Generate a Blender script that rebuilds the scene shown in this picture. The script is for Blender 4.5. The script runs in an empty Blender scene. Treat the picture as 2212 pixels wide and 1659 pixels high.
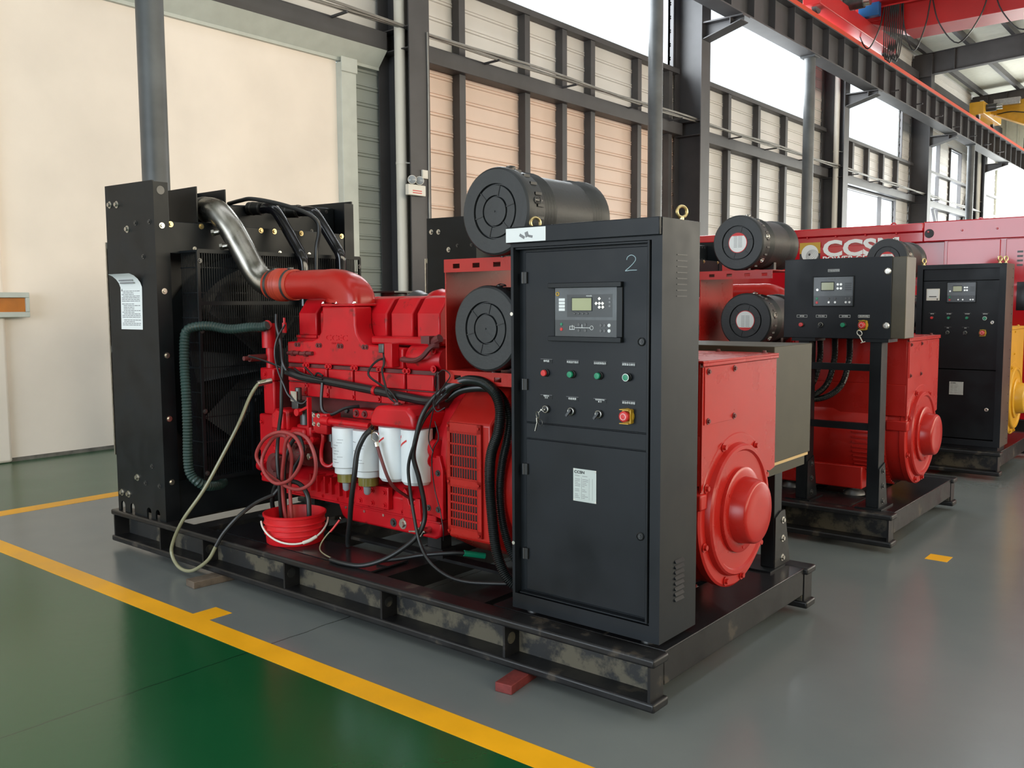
import bpy, bmesh, math, random
from mathutils import Vector, Matrix
random.seed(7)
sc = bpy.context.scene
col = sc.collection
PI = math.pi

# ------------------------------------------------------------------ camera
cam_d = bpy.data.cameras.new('camera')
cam = bpy.data.objects.new('camera', cam_d)
col.objects.link(cam)
yaw, pit, rol = (math.radians(a) for a in (39.33078615, 5.01131129, -0.33149052))
fw = Vector((-math.sin(yaw) * math.cos(pit), math.cos(yaw) * math.cos(pit), -math.sin(pit)))
rt = Vector((math.cos(yaw), math.sin(yaw), 0))
up = rt.cross(fw)
r2 = rt * math.cos(rol) + up * math.sin(rol)
u2 = -rt * math.sin(rol) + up * math.cos(rol)
cam.matrix_world = Matrix(((r2.x, u2.x, -fw.x, 1.693), (r2.y, u2.y, -fw.y, -2.906), (r2.z, u2.z, -fw.z, 1.600), (0, 0, 0, 1)))
cam_d.sensor_width = 36.0
cam_d.lens = 36.0 * 1954.42 / 2212
cam_d.clip_end = 300
sc.camera = cam

# ------------------------------------------------------------------ world, daylight
w = bpy.data.worlds.new('world')
sc.world = w
w.use_nodes = True
w.node_tree.nodes['Background'].inputs[0].default_value = (0.86, 0.93, 1.0, 1)
w.node_tree.nodes['Background'].inputs[1].default_value = 1.6

def daylight(name, loc, direction, sx, sy, radiance, color=(1, 1, 1)):
    """daylight entering through an opening of the hall: an area light filling that opening"""
    d = bpy.data.lights.new(name, 'AREA')
    d.shape = 'RECTANGLE'
    d.size = sx
    d.size_y = sy
    d.energy = radiance * PI * sx * sy
    d.color = color
    o = bpy.data.objects.new(name, d)
    o.location = loc
    o.rotation_euler = Vector(direction).to_track_quat('-Z', 'Y').to_euler()
    col.objects.link(o)
    return o
# windows of the wall behind the generator sets (x = -8.25)
daylight('daylight_window', (-8.75, 11.1, 7.75), (1, 0, 0), 7.6, 2.3, 12.0, (0.95, 0.97, 1.0))
daylight('daylight_window', (-8.75, 19.4, 7.75), (1, 0, 0), 6.0, 2.3, 12.0, (0.97, 0.98, 1.0))
daylight('daylight_window', (-8.75, 28.2, 7.75), (1, 0, 0), 5.6, 2.3, 9.0)
daylight('daylight_window', (-8.75, 27.8, 4.45), (1, 0, 0), 5.2, 1.4, 9.0)
daylight('daylight_window', (-8.75, 36.8, 5.4), (1, 0, 0), 5.4, 4.8, 9.0)  # added lamp behind windows that stand in for sun patches
# added lamp for the sunlit gable, windows of the opposite long wall, the open gate behind the camera, roof lights
daylight('gable_sun_fill', (-2.4, 46.6, 5.0), (0, -1, 0), 12.0, 6.0, 9.0, (1, 0.99, 0.93))
daylight('daylight_far_gate', (9.0, 46.4, 3.0), (0, -1, 0), 8.0, 6.0, 12.0, (1, 0.96, 0.86))
daylight('daylight_opposite', (16.2, 12.0, 5.6), (-1, 0, 0), 48.0, 4.2, 5.4, (1.0, 0.86, 0.60))
daylight('daylight_gate', (-1.75, -12.6, 2.8), (0, 1, 0), 11.5, 5.4, 4.6, (0.80, 0.91, 1.0))
for xs in (-2.5, 4.0, 10.5):
    daylight('daylight_roof', (xs, 14.0, 11.6), (0, 0, -1), 1.5, 50.0, 1.2, (0.97, 0.98, 1.0))

vs = sc.view_settings
vs.view_transform = 'Standard'
vs.look = 'None'
vs.exposure = 0.30
vs.gamma = 1.0
vs.use_curve_mapping = False
sc.cycles.use_denoising = True
sc.cycles.max_bounces = 7
sc.cycles.diffuse_bounces = 4
sc.cycles.glossy_bounces = 3
sc.cycles.sample_clamp_indirect = 6.0
sc.cycles.caustics_reflective = False
sc.cycles.caustics_refractive = False

# ------------------------------------------------------------------ materials
MATS = {}
def mat(name, color, rough=0.5, metal=0.0, spec=0.5, var=0.0, vscale=6.0, stain=None, stain_amt=0.0, sscale=3.0, bump=0.0, bscale=40.0, coat=0.0, rvar=0.0):
    m = bpy.data.materials.new(name)
    m.use_nodes = True
    nt = m.node_tree
    b = nt.nodes['Principled BSDF']
    b.inputs['Base Color'].default_value = (*color, 1)
    b.inputs['Roughness'].default_value = rough
    b.inputs['Metallic'].default_value = metal
    b.inputs['Specular IOR Level'].default_value = spec
    b.inputs['Coat Weight'].default_value = coat
    tc = nt.nodes.new('ShaderNodeTexCoord')
    last = None
    if var > 0 or rvar > 0:
        n = nt.nodes.new('ShaderNodeTexNoise')
        n.inputs['Scale'].default_value = vscale
        n.inputs['Detail'].default_value = 5
        nt.links.new(tc.outputs['Object'], n.inputs['Vector'])
        r = nt.nodes.new('ShaderNodeValToRGB')
        r.color_ramp.elements[0].position = 0.3
        r.color_ramp.elements[1].position = 0.7
        r.color_ramp.elements[0].color = (*[c * (1 - var) for c in color], 1)
        r.color_ramp.elements[1].color = (*[min(1, c * (1 + var)) for c in color], 1)
        nt.links.new(n.outputs['Fac'], r.inputs['Fac'])
        if var > 0:
            last = r.outputs['Color']
        if rvar > 0:
            mr = nt.nodes.new('ShaderNodeMapRange')
            mr.inputs['From Min'].default_value = 0.3
            mr.inputs['From Max'].default_value = 0.7
            mr.inputs['To Min'].default_value = max(0.02, rough - rvar)
            mr.inputs['To Max'].default_value = min(1, rough + rvar)
            nt.links.new(n.outputs['Fac'], mr.inputs['Value'])
            nt.links.new(mr.outputs['Result'], b.inputs['Roughness'])
    if stain is not None:
        n2 = nt.nodes.new('ShaderNodeTexNoise')
        n2.inputs['Scale'].default_value = sscale
        n2.inputs['Detail'].default_value = 7
        n2.inputs['Roughness'].default_value = 0.65
        nt.links.new(tc.outputs['Object'], n2.inputs['Vector'])
        r2_ = nt.nodes.new('ShaderNodeValToRGB')
        r2_.color_ramp.elements[0].position = 0.62 - stain_amt * 0.3
        r2_.color_ramp.elements[1].position = 0.68 - stain_amt * 0.25
        nt.links.new(n2.outputs['Fac'], r2_.inputs['Fac'])
        mx = nt.nodes.new('ShaderNodeMix')
        mx.data_type = 'RGBA'
        nt.links.new(r2_.outputs['Color'], mx.inputs['Factor'])
        if last is not None:
            nt.links.new(last, mx.inputs['A'])
        else:
            mx.inputs['A'].default_value = (*color, 1)
        mx.inputs['B'].default_value = (*stain, 1)
        last = mx.outputs['Result']
    if last is not None:
        nt.links.new(last, b.inputs['Base Color'])
    if bump > 0:
        n3 = nt.nodes.new('ShaderNodeTexNoise')
        n3.inputs['Scale'].default_value = bscale
        nt.links.new(tc.outputs['Object'], n3.inputs['Vector'])
        bp = nt.nodes.new('ShaderNodeBump')
        bp.inputs['Strength'].default_value = bump
        bp.inputs['Distance'].default_value = 0.01
        nt.links.new(n3.outputs['Fac'], bp.inputs['Height'])
        nt.links.new(bp.outputs['Normal'], b.inputs['Normal'])
    MATS[name] = m
    return m

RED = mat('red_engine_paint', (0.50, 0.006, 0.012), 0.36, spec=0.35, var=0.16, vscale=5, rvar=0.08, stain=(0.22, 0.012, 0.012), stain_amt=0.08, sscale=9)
RED2 = mat('red_satin_paint', (0.40, 0.014, 0.010), 0.30, spec=0.36, var=0.08, vscale=4, rvar=0.06)
GRED = mat('red_gloss_canopy_paint', (0.50, 0.008, 0.016), 0.12, var=0.06, vscale=2, coat=0.3, bump=0.05, bscale=3)
DRED = mat('dirty_shaded_maroon_paint', (0.115, 0.018, 0.018), 0.5, var=0.35, vscale=7)  # dirt, plus shade painted into recessed engine parts
BPLA = mat('red_bucket_plastic', (0.58, 0.008, 0.014), 0.4, var=0.05)
BLK = mat('black_satin_paint', (0.007, 0.009, 0.011), 0.38, spec=0.26, var=0.25, vscale=5, rvar=0.08)
CABM = mat('black_cabinet_paint', (0.008, 0.010, 0.013), 0.40, spec=0.26, var=0.3, vscale=4, rvar=0.1)
SKD = mat('black_skid_paint', (0.010, 0.010, 0.011), 0.40, spec=0.35, var=0.3, vscale=6, rvar=0.12, stain=(0.05, 0.042, 0.034), stain_amt=0.10, sscale=6)
WEBM = mat('worn_black_web_paint', (0.014, 0.015, 0.016), 0.5, var=0.3, vscale=6, stain=(0.10, 0.088, 0.062), stain_amt=0.52, sscale=5)
RUB = mat('black_rubber', (0.010, 0.011, 0.012), 0.42, var=0.2)
PLA = mat('black_moulded_plastic', (0.018, 0.020, 0.022), 0.45, var=0.12, vscale=10, bump=0.08, bscale=60)
GLB = mat('gloss_black_steel', (0.008, 0.008, 0.010), 0.12, var=0.2)
CBL = mat('black_corrugated_conduit', (0.009, 0.011, 0.011), 0.3)
GRH = mat('dark_green_ribbed_hose', (0.018, 0.042, 0.038), 0.4, var=0.2)
SIL = mat('brushed_steel_tube', (0.36, 0.34, 0.30), 0.30, metal=1.0, var=0.25, vscale=7, rvar=0.08)
ZNC = mat('zinc_plated_steel', (0.62, 0.60, 0.55), 0.3, metal=1.0, var=0.15, vscale=30)
BRS = mat('yellow_zinc_steel', (0.62, 0.50, 0.26), 0.32, metal=1.0)
DST = mat('dull_dark_steel', (0.10, 0.10, 0.10), 0.4, metal=0.8, var=0.2)
ORS = mat('orange_silicone_sleeve', (0.42, 0.045, 0.020), 0.45, var=0.15)
WHT = mat('white_filter_paint', (0.72, 0.76, 0.78), 0.35, var=0.06)
PAP = mat('white_paper', (0.78, 0.80, 0.80), 0.7)
INK = mat('grey_print', (0.22, 0.22, 0.23), 0.7)
DINK = mat('black_print', (0.03, 0.03, 0.03), 0.6)
RINK = mat('red_print', (0.60, 0.03, 0.03), 0.5)
WINK = mat('white_print', (0.86, 0.88, 0.88), 0.5)
AMB = mat('amber_plastic_bowl', (0.20, 0.17, 0.04), 0.2)
CLR = mat('grey_clear_plastic', (0.30, 0.33, 0.36), 0.15)
YHO = mat('clear_yellowed_tube', (0.22, 0.215, 0.135), 0.16, var=0.2, vscale=3)
RHO = mat('faded_red_hose', (0.32, 0.045, 0.045), 0.45, var=0.2)
WPL = mat('white_plastic', (0.72, 0.70, 0.64), 0.45)
GRNB = mat('green_button', (0.006, 0.22, 0.11), 0.3)
REDB = mat('red_button', (0.58, 0.03, 0.03), 0.3, var=0.2, vscale=60)
YELB = mat('yellow_button_guard', (0.55, 0.33, 0.03), 0.35)
LCD = mat('green_grey_display', (0.36, 0.38, 0.22), 0.15)
FACE = mat('grey_controller_face', (0.085, 0.095, 0.105), 0.25, var=0.15, vscale=12)
FACD = mat('dark_controller_face', (0.04, 0.045, 0.05), 0.25)
OLV = mat('olive_grey_box_paint', (0.050, 0.045, 0.029), 0.5, spec=0.28, var=0.08)
WOOD = mat('grey_brown_timber', (0.10, 0.075, 0.055), 0.8, var=0.3, vscale=20, bump=0.2)
RWOD = mat('red_painted_timber', (0.15, 0.02, 0.018), 0.7, var=0.35, vscale=14, bump=0.25)
PLY = mat('pale_plywood_edge', (0.55, 0.38, 0.18), 0.7)
YPA = mat('yellow_floor_paint', (0.88, 0.42, 0.010), 0.42, spec=0.3, var=0.10, vscale=3, rvar=0.08)
YEL = mat('yellow_machine_paint', (0.62, 0.33, 0.02), 0.35, var=0.08)
CRM = mat('cream_plaster', (0.92, 0.82, 0.735), 0.75, var=0.05, vscale=1.2, bump=0.05, bscale=25)
SHL = mat('warm_tinted_ribbed_sheet', (0.78, 0.61, 0.52), 0.45, var=0.06, vscale=0.8)  # warmer tint, for the lower sheets of the first bay
DKW = mat('grey_green_wall_paint', (0.22, 0.23, 0.20), 0.7)
DCK = mat('polished_black_deck_paint', (0.014, 0.014, 0.016), 0.24, var=0.15, vscale=3, rvar=0.02)
SHT = mat('pale_ribbed_sheet', (0.68, 0.66, 0.64), 0.45, var=0.06, vscale=0.8)
SHG = mat('grey_green_ribbed_sheet', (0.34, 0.37, 0.35), 0.45, var=0.06, vscale=0.8)
TRM = mat('pale_green_grey_trim', (0.55, 0.58, 0.54), 0.5, var=0.05)
STL = mat('dark_grey_structural_paint', (0.060, 0.058, 0.062), 0.5, var=0.15, vscale=2)
PIPG = mat('grey_oxidised_pipe', (0.085, 0.092, 0.098), 0.45, var=0.3, vscale=2.2)
GALV = mat('galvanised_conduit', (0.30, 0.29, 0.27), 0.5, metal=0.3, var=0.15)
RFS = mat('pale_roof_sheet', (0.62, 0.62, 0.54), 0.5, var=0.05)
CRN = mat('red_crane_paint', (0.50, 0.02, 0.02), 0.4, var=0.08, vscale=1.5)
ORR = mat('orange_red_rail_paint', (0.60, 0.06, 0.02), 0.45)
BLU = mat('blue_box_paint', (0.01, 0.10, 0.30), 0.4)
SGO = mat('orange_sign_face', (0.50, 0.16, 0.015), 0.45, var=0.12, vscale=8)
GLASS = None

def glass_mat():
    m = bpy.data.materials.new('window_glass')
    m.use_nodes = True
    nt = m.node_tree
    nt.nodes.clear()
    o = nt.nodes.new('ShaderNodeOutputMaterial')
    t = nt.nodes.new('ShaderNodeBsdfTransparent')
    t.inputs[0].default_value = (0.96, 0.98, 0.98, 1)
    g = nt.nodes.new('ShaderNodeBsdfGlossy')
    g.inputs['Roughness'].default_value = 0.05
    x = nt.nodes.new('ShaderNodeMixShader')
    x.inputs[0].default_value = 0.06
    nt.links.new(t.outputs[0], x.inputs[1])
    nt.links.new(g.outputs[0], x.inputs[2])
    nt.links.new(x.outputs[0], o.inputs[0])
    return m
GLASS = glass_mat()

def floor_mat():
    """epoxy floor: green aisles, grey bays (paint boundaries in metres), scuffs and hairline cracks"""
    m = bpy.data.materials.new('epoxy_floor_paint')
    m.use_nodes = True
    nt = m.node_tree
    b = nt.nodes['Principled BSDF']
    tc = nt.nodes.new('ShaderNodeTexCoord')
    sp = nt.nodes.new('ShaderNodeSeparateXYZ')
    nt.links.new(tc.outputs['Object'], sp.inputs[0])
    def math_(op, a, bval):
        n = nt.nodes.new('ShaderNodeMath')
        n.operation = op
        for i, v in enumerate((a, bval)):
            if isinstance(v, (int, float)):
                n.inputs[i].default_value = v
            else:
                nt.links.new(v, n.inputs[i])
        return n.outputs[0]
    gx = math_('LESS_THAN', sp.outputs[0], -5.79)
    gy = math_('LESS_THAN', sp.outputs[1], -0.47)
    green = math_('MAXIMUM', gx, gy)
    n = nt.nodes.new('ShaderNodeTexNoise')
    n.inputs['Scale'].default_value = 0.9
    n.inputs['Detail'].default_value = 8
    n.inputs['Roughness'].default_value = 0.6
    nt.links.new(tc.outputs['Object'], n.inputs['Vector'])
    def ramp(c0, c1):
        r = nt.nodes.new('ShaderNodeValToRGB')
        r.color_ramp.elements[0].position = 0.3
        r.color_ramp.elements[1].position = 0.72
        r.color_ramp.elements[0].color = (*c0, 1)
        r.color_ramp.elements[1].color = (*c1, 1)
        nt.links.new(n.outputs['Fac'], r.inputs['Fac'])
        return r.outputs['Color']
    cg = ramp((0.004, 0.066, 0.021), (0.006, 0.078, 0.027))
    cy = ramp((0.142, 0.160, 0.162), (0.168, 0.186, 0.184))
    mx = nt.nodes.new('ShaderNodeMix')
    mx.data_type = 'RGBA'
    nt.links.new(green, mx.inputs['Factor'])
    nt.links.new(cy, mx.inputs['A'])
    nt.links.new(cg, mx.inputs['B'])
    # expansion-joint hairlines across the floor every 3 m
    nz = nt.nodes.new('ShaderNodeTexNoise')
    nz.inputs['Scale'].default_value = 6
    nt.links.new(tc.outputs['Object'], nz.inputs['Vector'])
    wob = math_('MULTIPLY', math_('SUBTRACT', nz.outputs['Fac'], 0.5), 0.03)
    xx = math_('ADD', math_('ADD', sp.outputs[0], 1.845), wob)
    md = math_('PINGPONG', xx, 3.0)
    line = math_('LESS_THAN', md, 0.004)
    mx2 = nt.nodes.new('ShaderNodeMix')
    mx2.data_type = 'RGBA'
    nt.links.new(math_('MULTIPLY', line, 0.7), mx2.inputs['Factor'])
    nt.links.new(mx.outputs['Result'], mx2.inputs['A'])
    mx2.inputs['B'].default_value = (0.001, 0.006, 0.004, 1)
    nt.links.new(mx2.outputs['Result'], b.inputs['Base Color'])
    b.inputs['Specular IOR Level'].default_value = 0.42
    rr = nt.nodes.new('ShaderNodeMapRange')
    rr.inputs['From Min'].default_value = 0.3
    rr.inputs['From Max'].default_value = 0.7
    rr.inputs['To Min'].default_value = 0.19
    rr.inputs['To Max'].default_value = 0.23
    nt.links.new(n.outputs['Fac'], rr.inputs['Value'])
    nt.links.new(rr.outputs['Result'], b.inputs['Roughness'])
    n3 = nt.nodes.new('ShaderNodeTexNoise')
    n3.inputs['Scale'].default_value = 18
    nt.links.new(tc.outputs['Object'], n3.inputs['Vector'])
    bp = nt.nodes.new('ShaderNodeBump')
    bp.inputs['Strength'].default_value = 0.025
    bp.inputs['Distance'].default_value = 0.01
    nt.links.new(n3.outputs['Fac'], bp.inputs['Height'])
    nt.links.new(bp.outputs['Normal'], b.inputs['Normal'])
    return m
FLR = floor_mat()

# ------------------------------------------------------------------ mesh helpers
def basis(d):
    d = Vector(d).normalized()
    a = Vector((0, 0, 1)) if abs(d.z) < 0.9 else Vector((1, 0, 0))
    u = d.cross(a).normalized()
    return u, d.cross(u).normalized(), d

def smooth_path(pts, k=5):
    """Catmull-Rom through the given points"""
    P = [Vector(p) for p in pts]
    if len(P) < 3:
        return P
    out = []
    E = [P[0] * 2 - P[1]] + P + [P[-1] * 2 - P[-2]]
    for i in range(1, len(E) - 2):
        p0, p1, p2, p3 = E[i - 1], E[i], E[i + 1], E[i + 2]
        for j in range(k):
            t = j / k
            out.append(0.5 * ((2 * p1) + (p2 - p0) * t + (2 * p0 - 5 * p1 + 4 * p2 - p3) * t * t + (3 * p1 - p0 - 3 * p2 + p3) * t ** 3))
    out.append(P[-1])
    return out

class MB:
    def __init__(s):
        s.v = []
        s.f = []
    def add(s, vs_, fs):
        n = len(s.v)
        s.v += [tuple(v) for v in vs_]
        s.f += [tuple(i + n for i in f) for f in fs]
        return s
    def box(s, x0, x1, y0, y1, z0, z1):
        return s.add([(x0, y0, z0), (x1, y0, z0), (x1, y1, z0), (x0, y1, z0), (x0, y0, z1), (x1, y0, z1), (x1, y1, z1), (x0, y1, z1)],
                     [(0, 3, 2, 1), (4, 5, 6, 7), (0, 1, 5, 4), (1, 2, 6, 5), (2, 3, 7, 6), (3, 0, 4, 7)])
    def obox(s, c, sx, sy, sz, rot=(0, 0, 0)):
        from mathutils import Euler
        R = Euler(rot).to_matrix()
        c = Vector(c)
        q = [(-1, -1, -1), (1, -1, -1), (1, 1, -1), (-1, 1, -1), (-1, -1, 1), (1, -1, 1), (1, 1, 1), (-1, 1, 1)]
        return s.add([c + R @ Vector((a * sx / 2, b * sy / 2, d * sz / 2)) for a, b, d in q],
                     [(0, 3, 2, 1), (4, 5, 6, 7), (0, 1, 5, 4), (1, 2, 6, 5), (2, 3, 7, 6), (3, 0, 4, 7)])
    def bar(s, p0, p1, w_, h_):
        """rectangular bar between two points"""
        p0, p1 = Vector(p0), Vector(p1)
        u, v, d = basis(p1 - p0)
        vs_ = []
        for p in (p0, p1):
            for a, b in ((-1, -1), (1, -1), (1, 1), (-1, 1)):
                vs_.append(p + u * a * w_ / 2 + v * b * h_ / 2)
        return s.add(vs_, [(0, 3, 2, 1), (4, 5, 6, 7), (0, 1, 5, 4), (1, 2, 6, 5), (2, 3, 7, 6), (3, 0, 4, 7)])
    def cyl(s, p0, p1, r0, r1=None, n=16, caps=True):
        r1 = r0 if r1 is None else r1
        return s.lathe(p0, Vector(p1) - Vector(p0), [(r0, 0), (r1, (Vector(p1) - Vector(p0)).length)], n, caps)
    def lathe(s, o, d, prof, n=24, caps=True):
        """prof: (radius, height along d)"""
        o = Vector(o)
        u, v, d = basis(d)
        vs_, fs = [], []
        for r, h in prof:
            for k in range(n):
                a = 2 * PI * k / n
                vs_.append(o + d * h + (u * math.cos(a) + v * math.sin(a)) * max(r, 1e-4))
        for i in range(len(prof) - 1):
            for k in range(n):
                k2 = (k + 1) % n
                fs.append((i * n + k, i * n + k2, (i + 1) * n + k2, (i + 1) * n + k))
        if caps:
            fs.append(tuple(range(n))[::-1])
            m_ = (len(prof) - 1) * n
            fs.append(tuple(range(m_, m_ + n)))
        return s.add(vs_, fs)
    def tube(s, pts, r, n=8, k=5, smooth=True, rib=None, closed=False):
        P = smooth_path(pts, k) if smooth else [Vector(p) for p in pts]
        if rib:
            L = [0]
            for a, b in zip(P, P[1:]):
                L.append(L[-1] + (b - a).length)
            N = int(L[-1] / rib) * 2
            Q = []
            j = 0
            for i in range(N + 1):
                t = L[-1] * i / N
                while j < len(P) - 2 and L[j + 1] < t:
                    j += 1
                q = (t - L[j]) / max(1e-9, L[j + 1] - L[j])
                Q.append(P[j].lerp(P[j + 1], q))
            P = Q
        vs_, fs = [], []
        t0 = (P[1] - P[0]).normalized()
        u, v, _ = basis(t0)
        for i, p in enumerate(P):
            t = (P[min(i + 1, len(P) - 1)] - P[max(i - 1, 0)])
            t = t.normalized() if t.length > 1e-9 else t0
            u = (u - t * u.dot(t)).normalized()
            v = t.cross(u)
            rr = r(i / (len(P) - 1)) if callable(r) else r
            if rib:
                rr *= (1.0 if i % 2 else 0.84)
            for k_ in range(n):
                a = 2 * PI * k_ / n
                vs_.append(p + (u * math.cos(a) + v * math.sin(a)) * rr)
        for i in range(len(P) - 1):
            for k_ in range(n):
                k2 = (k_ + 1) % n
                fs.append((i * n + k_, i * n + k2, (i + 1) * n + k2, (i + 1) * n + k_))
        fs.append(tuple(range(n))[::-1])
        m_ = (len(P) - 1) * n
        fs.append(tuple(range(m_, m_ + n)))
        return s.add(vs_, fs)
    def prism(s, poly, ax, a0, a1):
        """extrude a polygon (2 remaining coordinates in xyz order) along axis ax"""
        n = len(poly)
        def P(q, a):
            if ax == 'x':
                return (a, q[0], q[1])
            if ax == 'y':
                return (q[0], a, q[1])
            return (q[0], q[1], a)
        vs_ = [P(q, a0) for q in poly] + [P(q, a1) for q in poly]
        fs = [tuple(range(n))[::-1], tuple(range(n, 2 * n))]
        for i in range(n):
            j = (i + 1) % n
            fs.append((i, j, n + j, n + i))
        return s.add(vs_, fs)
    def ring(s, c, d, r, t, n=24, m_=8):
        """torus"""
        c = Vector(c)
        u, v, d = basis(d)
        vs_, fs = [], []
        for i in range(n):
            a = 2 * PI * i / n
            e = u * math.cos(a) + v * math.sin(a)
            for j in range(m_):
                b = 2 * PI * j / m_
                vs_.append(c + e * (r + t * math.cos(b)) + d * t * math.sin(b))
        for i in range(n):
            for j in range(m_):
                i2, j2 = (i + 1) % n, (j + 1) % m_
                fs.append((i * m_ + j, i2 * m_ + j, i2 * m_ + j2, i * m_ + j2))
        return s.add(vs_, fs)

OFFS = {}
def base_of(parent):
    return OFFS.get(parent.name, Vector((0, 0, 0))) if parent is not None else Vector((0, 0, 0))

def obj(name, mb, material, parent=None, bev=0.0, seg=2, ang=35, smooth=True, label=None, kind=None, origin=None):
    """one mesh object; vertices are given in world metres"""
    me = bpy.data.meshes.new(name)
    off = base_of(parent)
    if origin is not None:
        off = Vector(origin)
    me.from_pydata([(x - off.x, y - off.y, z - off.z) for x, y, z in mb.v], [], mb.f)
    bm = bmesh.new()
    bm.from_mesh(me)
    bmesh.ops.recalc_face_normals(bm, faces=bm.faces)
    bm.to_mesh(me)
    bm.free()
    me.materials.append(material)
    if smooth:
        me.polygons.foreach_set('use_smooth', [True] * len(me.polygons))
        me.set_sharp_from_angle(angle=math.radians(ang))
    o = bpy.data.objects.new(name, me)
    col.objects.link(o)
    if origin is not None:
        po = base_of(parent)
        o.location = Vector(origin) - po
        OFFS[o.name] = Vector(origin)
    else:
        OFFS[o.name] = off
    if parent is not None:
        o.parent = parent
    if bev > 0:
        b = o.modifiers.new('bevel', 'BEVEL')
        b.width = bev
        b.segments = seg
        b.limit_method = 'ANGLE'
        b.angle_limit = math.radians(40)
        b.harden_normals = False
    if label:
        o['label'] = label
    if kind:
        o['kind'] = kind
    return o

def thing(name, label, cat, loc, group=None):
    o = bpy.data.objects.new(name, None)
    o.empty_display_size = 0.1
    col.objects.link(o)
    o.location = loc
    OFFS[o.name] = Vector(loc)
    return tag(o, label, cat, group)

def tag(o, label, cat, group=None):
    o['label'] = label
    o['category'] = cat
    if group:
        o['group'] = group
    return o

def struct(name, mb, material, parent=None, **k):
    o = obj(name, mb, material, parent, **k)
    if parent is None:
        o['kind'] = 'structure'
    return o

def dup(root, delta, label=None, group=None, swap=None):
    """copy a thing with its parts and sub-parts (meshes shared)"""
    def cp(o, par):
        c = o.copy()
        col.objects.link(c)
        c.parent = par
        if swap and c.type == 'MESH':
            for i, s_ in enumerate(c.material_slots):
                if s_.material is not None and s_.material.name in swap:
                    new_m = MATS[swap[s_.material.name]]
                    s_.link = 'OBJECT'
                    s_.material = new_m
        for ch in o.children:
            cp(ch, c)
        return c
    r = cp(root, None)
    r.location = root.location + Vector(delta)
    OFFS[r.name] = OFFS.get(root.name, Vector((0, 0, 0))) + Vector(delta)
    if label:
        r['label'] = label
    if group:
        r['group'] = group
    return r

_bolt_cache = {}
def bolts(parent, pts, d, r=0.011, h=0.010, material=None, name='bolt', washer=True):
    """hex head bolts sharing one mesh"""
    key = (tuple(d), r, h, material.name, washer)
    if key not in _bolt_cache:
        mb = MB()
        dv = Vector(d).normalized()
        if washer:
            mb.cyl((0, 0, 0), dv * 0.003, r * 1.55, n=12)
        mb.cyl(dv * 0.001, dv * h, r, r * 0.92, n=6)
        me = bpy.data.meshes.new(name)
        me.from_pydata(mb.v, [], mb.f)
        me.materials.append(material)
        _bolt_cache[key] = me
    off = base_of(parent)
    for p in pts:
        o = bpy.data.objects.new(name, _bolt_cache[key])
        col.objects.link(o)
        o.parent = parent
        o.location = Vector(p) - off

def text(name, s, size, loc, facing, material, parent, align='CENTER', ext=0.0006, sx=1.0, bold=0.0):
    """printed or embossed lettering; facing '-y' or '+x'"""
    cu = bpy.data.curves.new(name, 'FONT')
    cu.body = s
    cu.size = size
    cu.align_x = align
    cu.align_y = 'CENTER'
    cu.extrude = ext
    cu.offset = bold
    cu.resolution_u = 3
    t = bpy.data.objects.new(name, cu)
    col.objects.link(t)
    bpy.context.view_layer.update()
    me = bpy.data.meshes.new_from_object(t)
    bpy.data.objects.remove(t)
    R = Matrix.Rotation(PI / 2, 4, 'X')
    if facing == '+x':
        R = Matrix.Rotation(PI / 2, 4, 'Z') @ R
    off = base_of(parent)
    me.transform(Matrix.Translation(Vector(loc) - off) @ R @ Matrix.Diagonal((sx, 1, 1, 1)))
    me.materials.clear()
    me.materials.append(material)
    o = bpy.data.objects.new(name, me)
    col.objects.link(o)
    o.parent = parent
    return o

# ================================================================== THE HALL
XW = -8.25
COLS = (-2.15, 6.42, 15.0, 23.6, 32.2, 40.8)
struct('floor', MB().box(-8.6, 16.3, -13, 46.6, -0.12, 0.0), FLR, smooth=False)

def ribbed(y0, y1, z0, z1, pitch=0.285, x=-8.30, d=0.022):
    """horizontal ribbed cladding: flat pans between double ribs, profile swept along y"""
    pr = [(x, z0)]
    k = math.ceil((z0 + 0.05) / pitch)
    while k * pitch < z1 - 0.05:
        c = k * pitch
        for a, h in ((-0.040, 0), (-0.030, d), (-0.014, d), (-0.006, 0.004), (0.006, 0.004), (0.014, d), (0.030, d), (0.040, 0)):
            pr.append((x + h, c + a))
        k += 1
    pr.append((x, z1))
    n = len(pr)
    mb = MB()
    vs_ = [(a, y0, b) for a, b in pr] + [(a, y1, b) for a, b in pr]
    vs_ += [(x - 0.05, y0, z0), (x - 0.05, y0, z1), (x - 0.05, y1, z0), (x - 0.05, y1, z1)]
    fs = [(i, i + 1, n + i + 1, n + i) for i in range(n - 1)]
    b = 2 * n
    fs += [(b, b + 2, b + 3, b + 1), (b, b + 1) + tuple(range(n - 1, -1, -1)), (b + 2,) + tuple(range(n, 2 * n)) + (b + 3,), (0, n, b + 2, b), (n - 1, b + 1, b + 3, 2 * n - 1)]
    return mb.add(vs_, fs)

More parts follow.
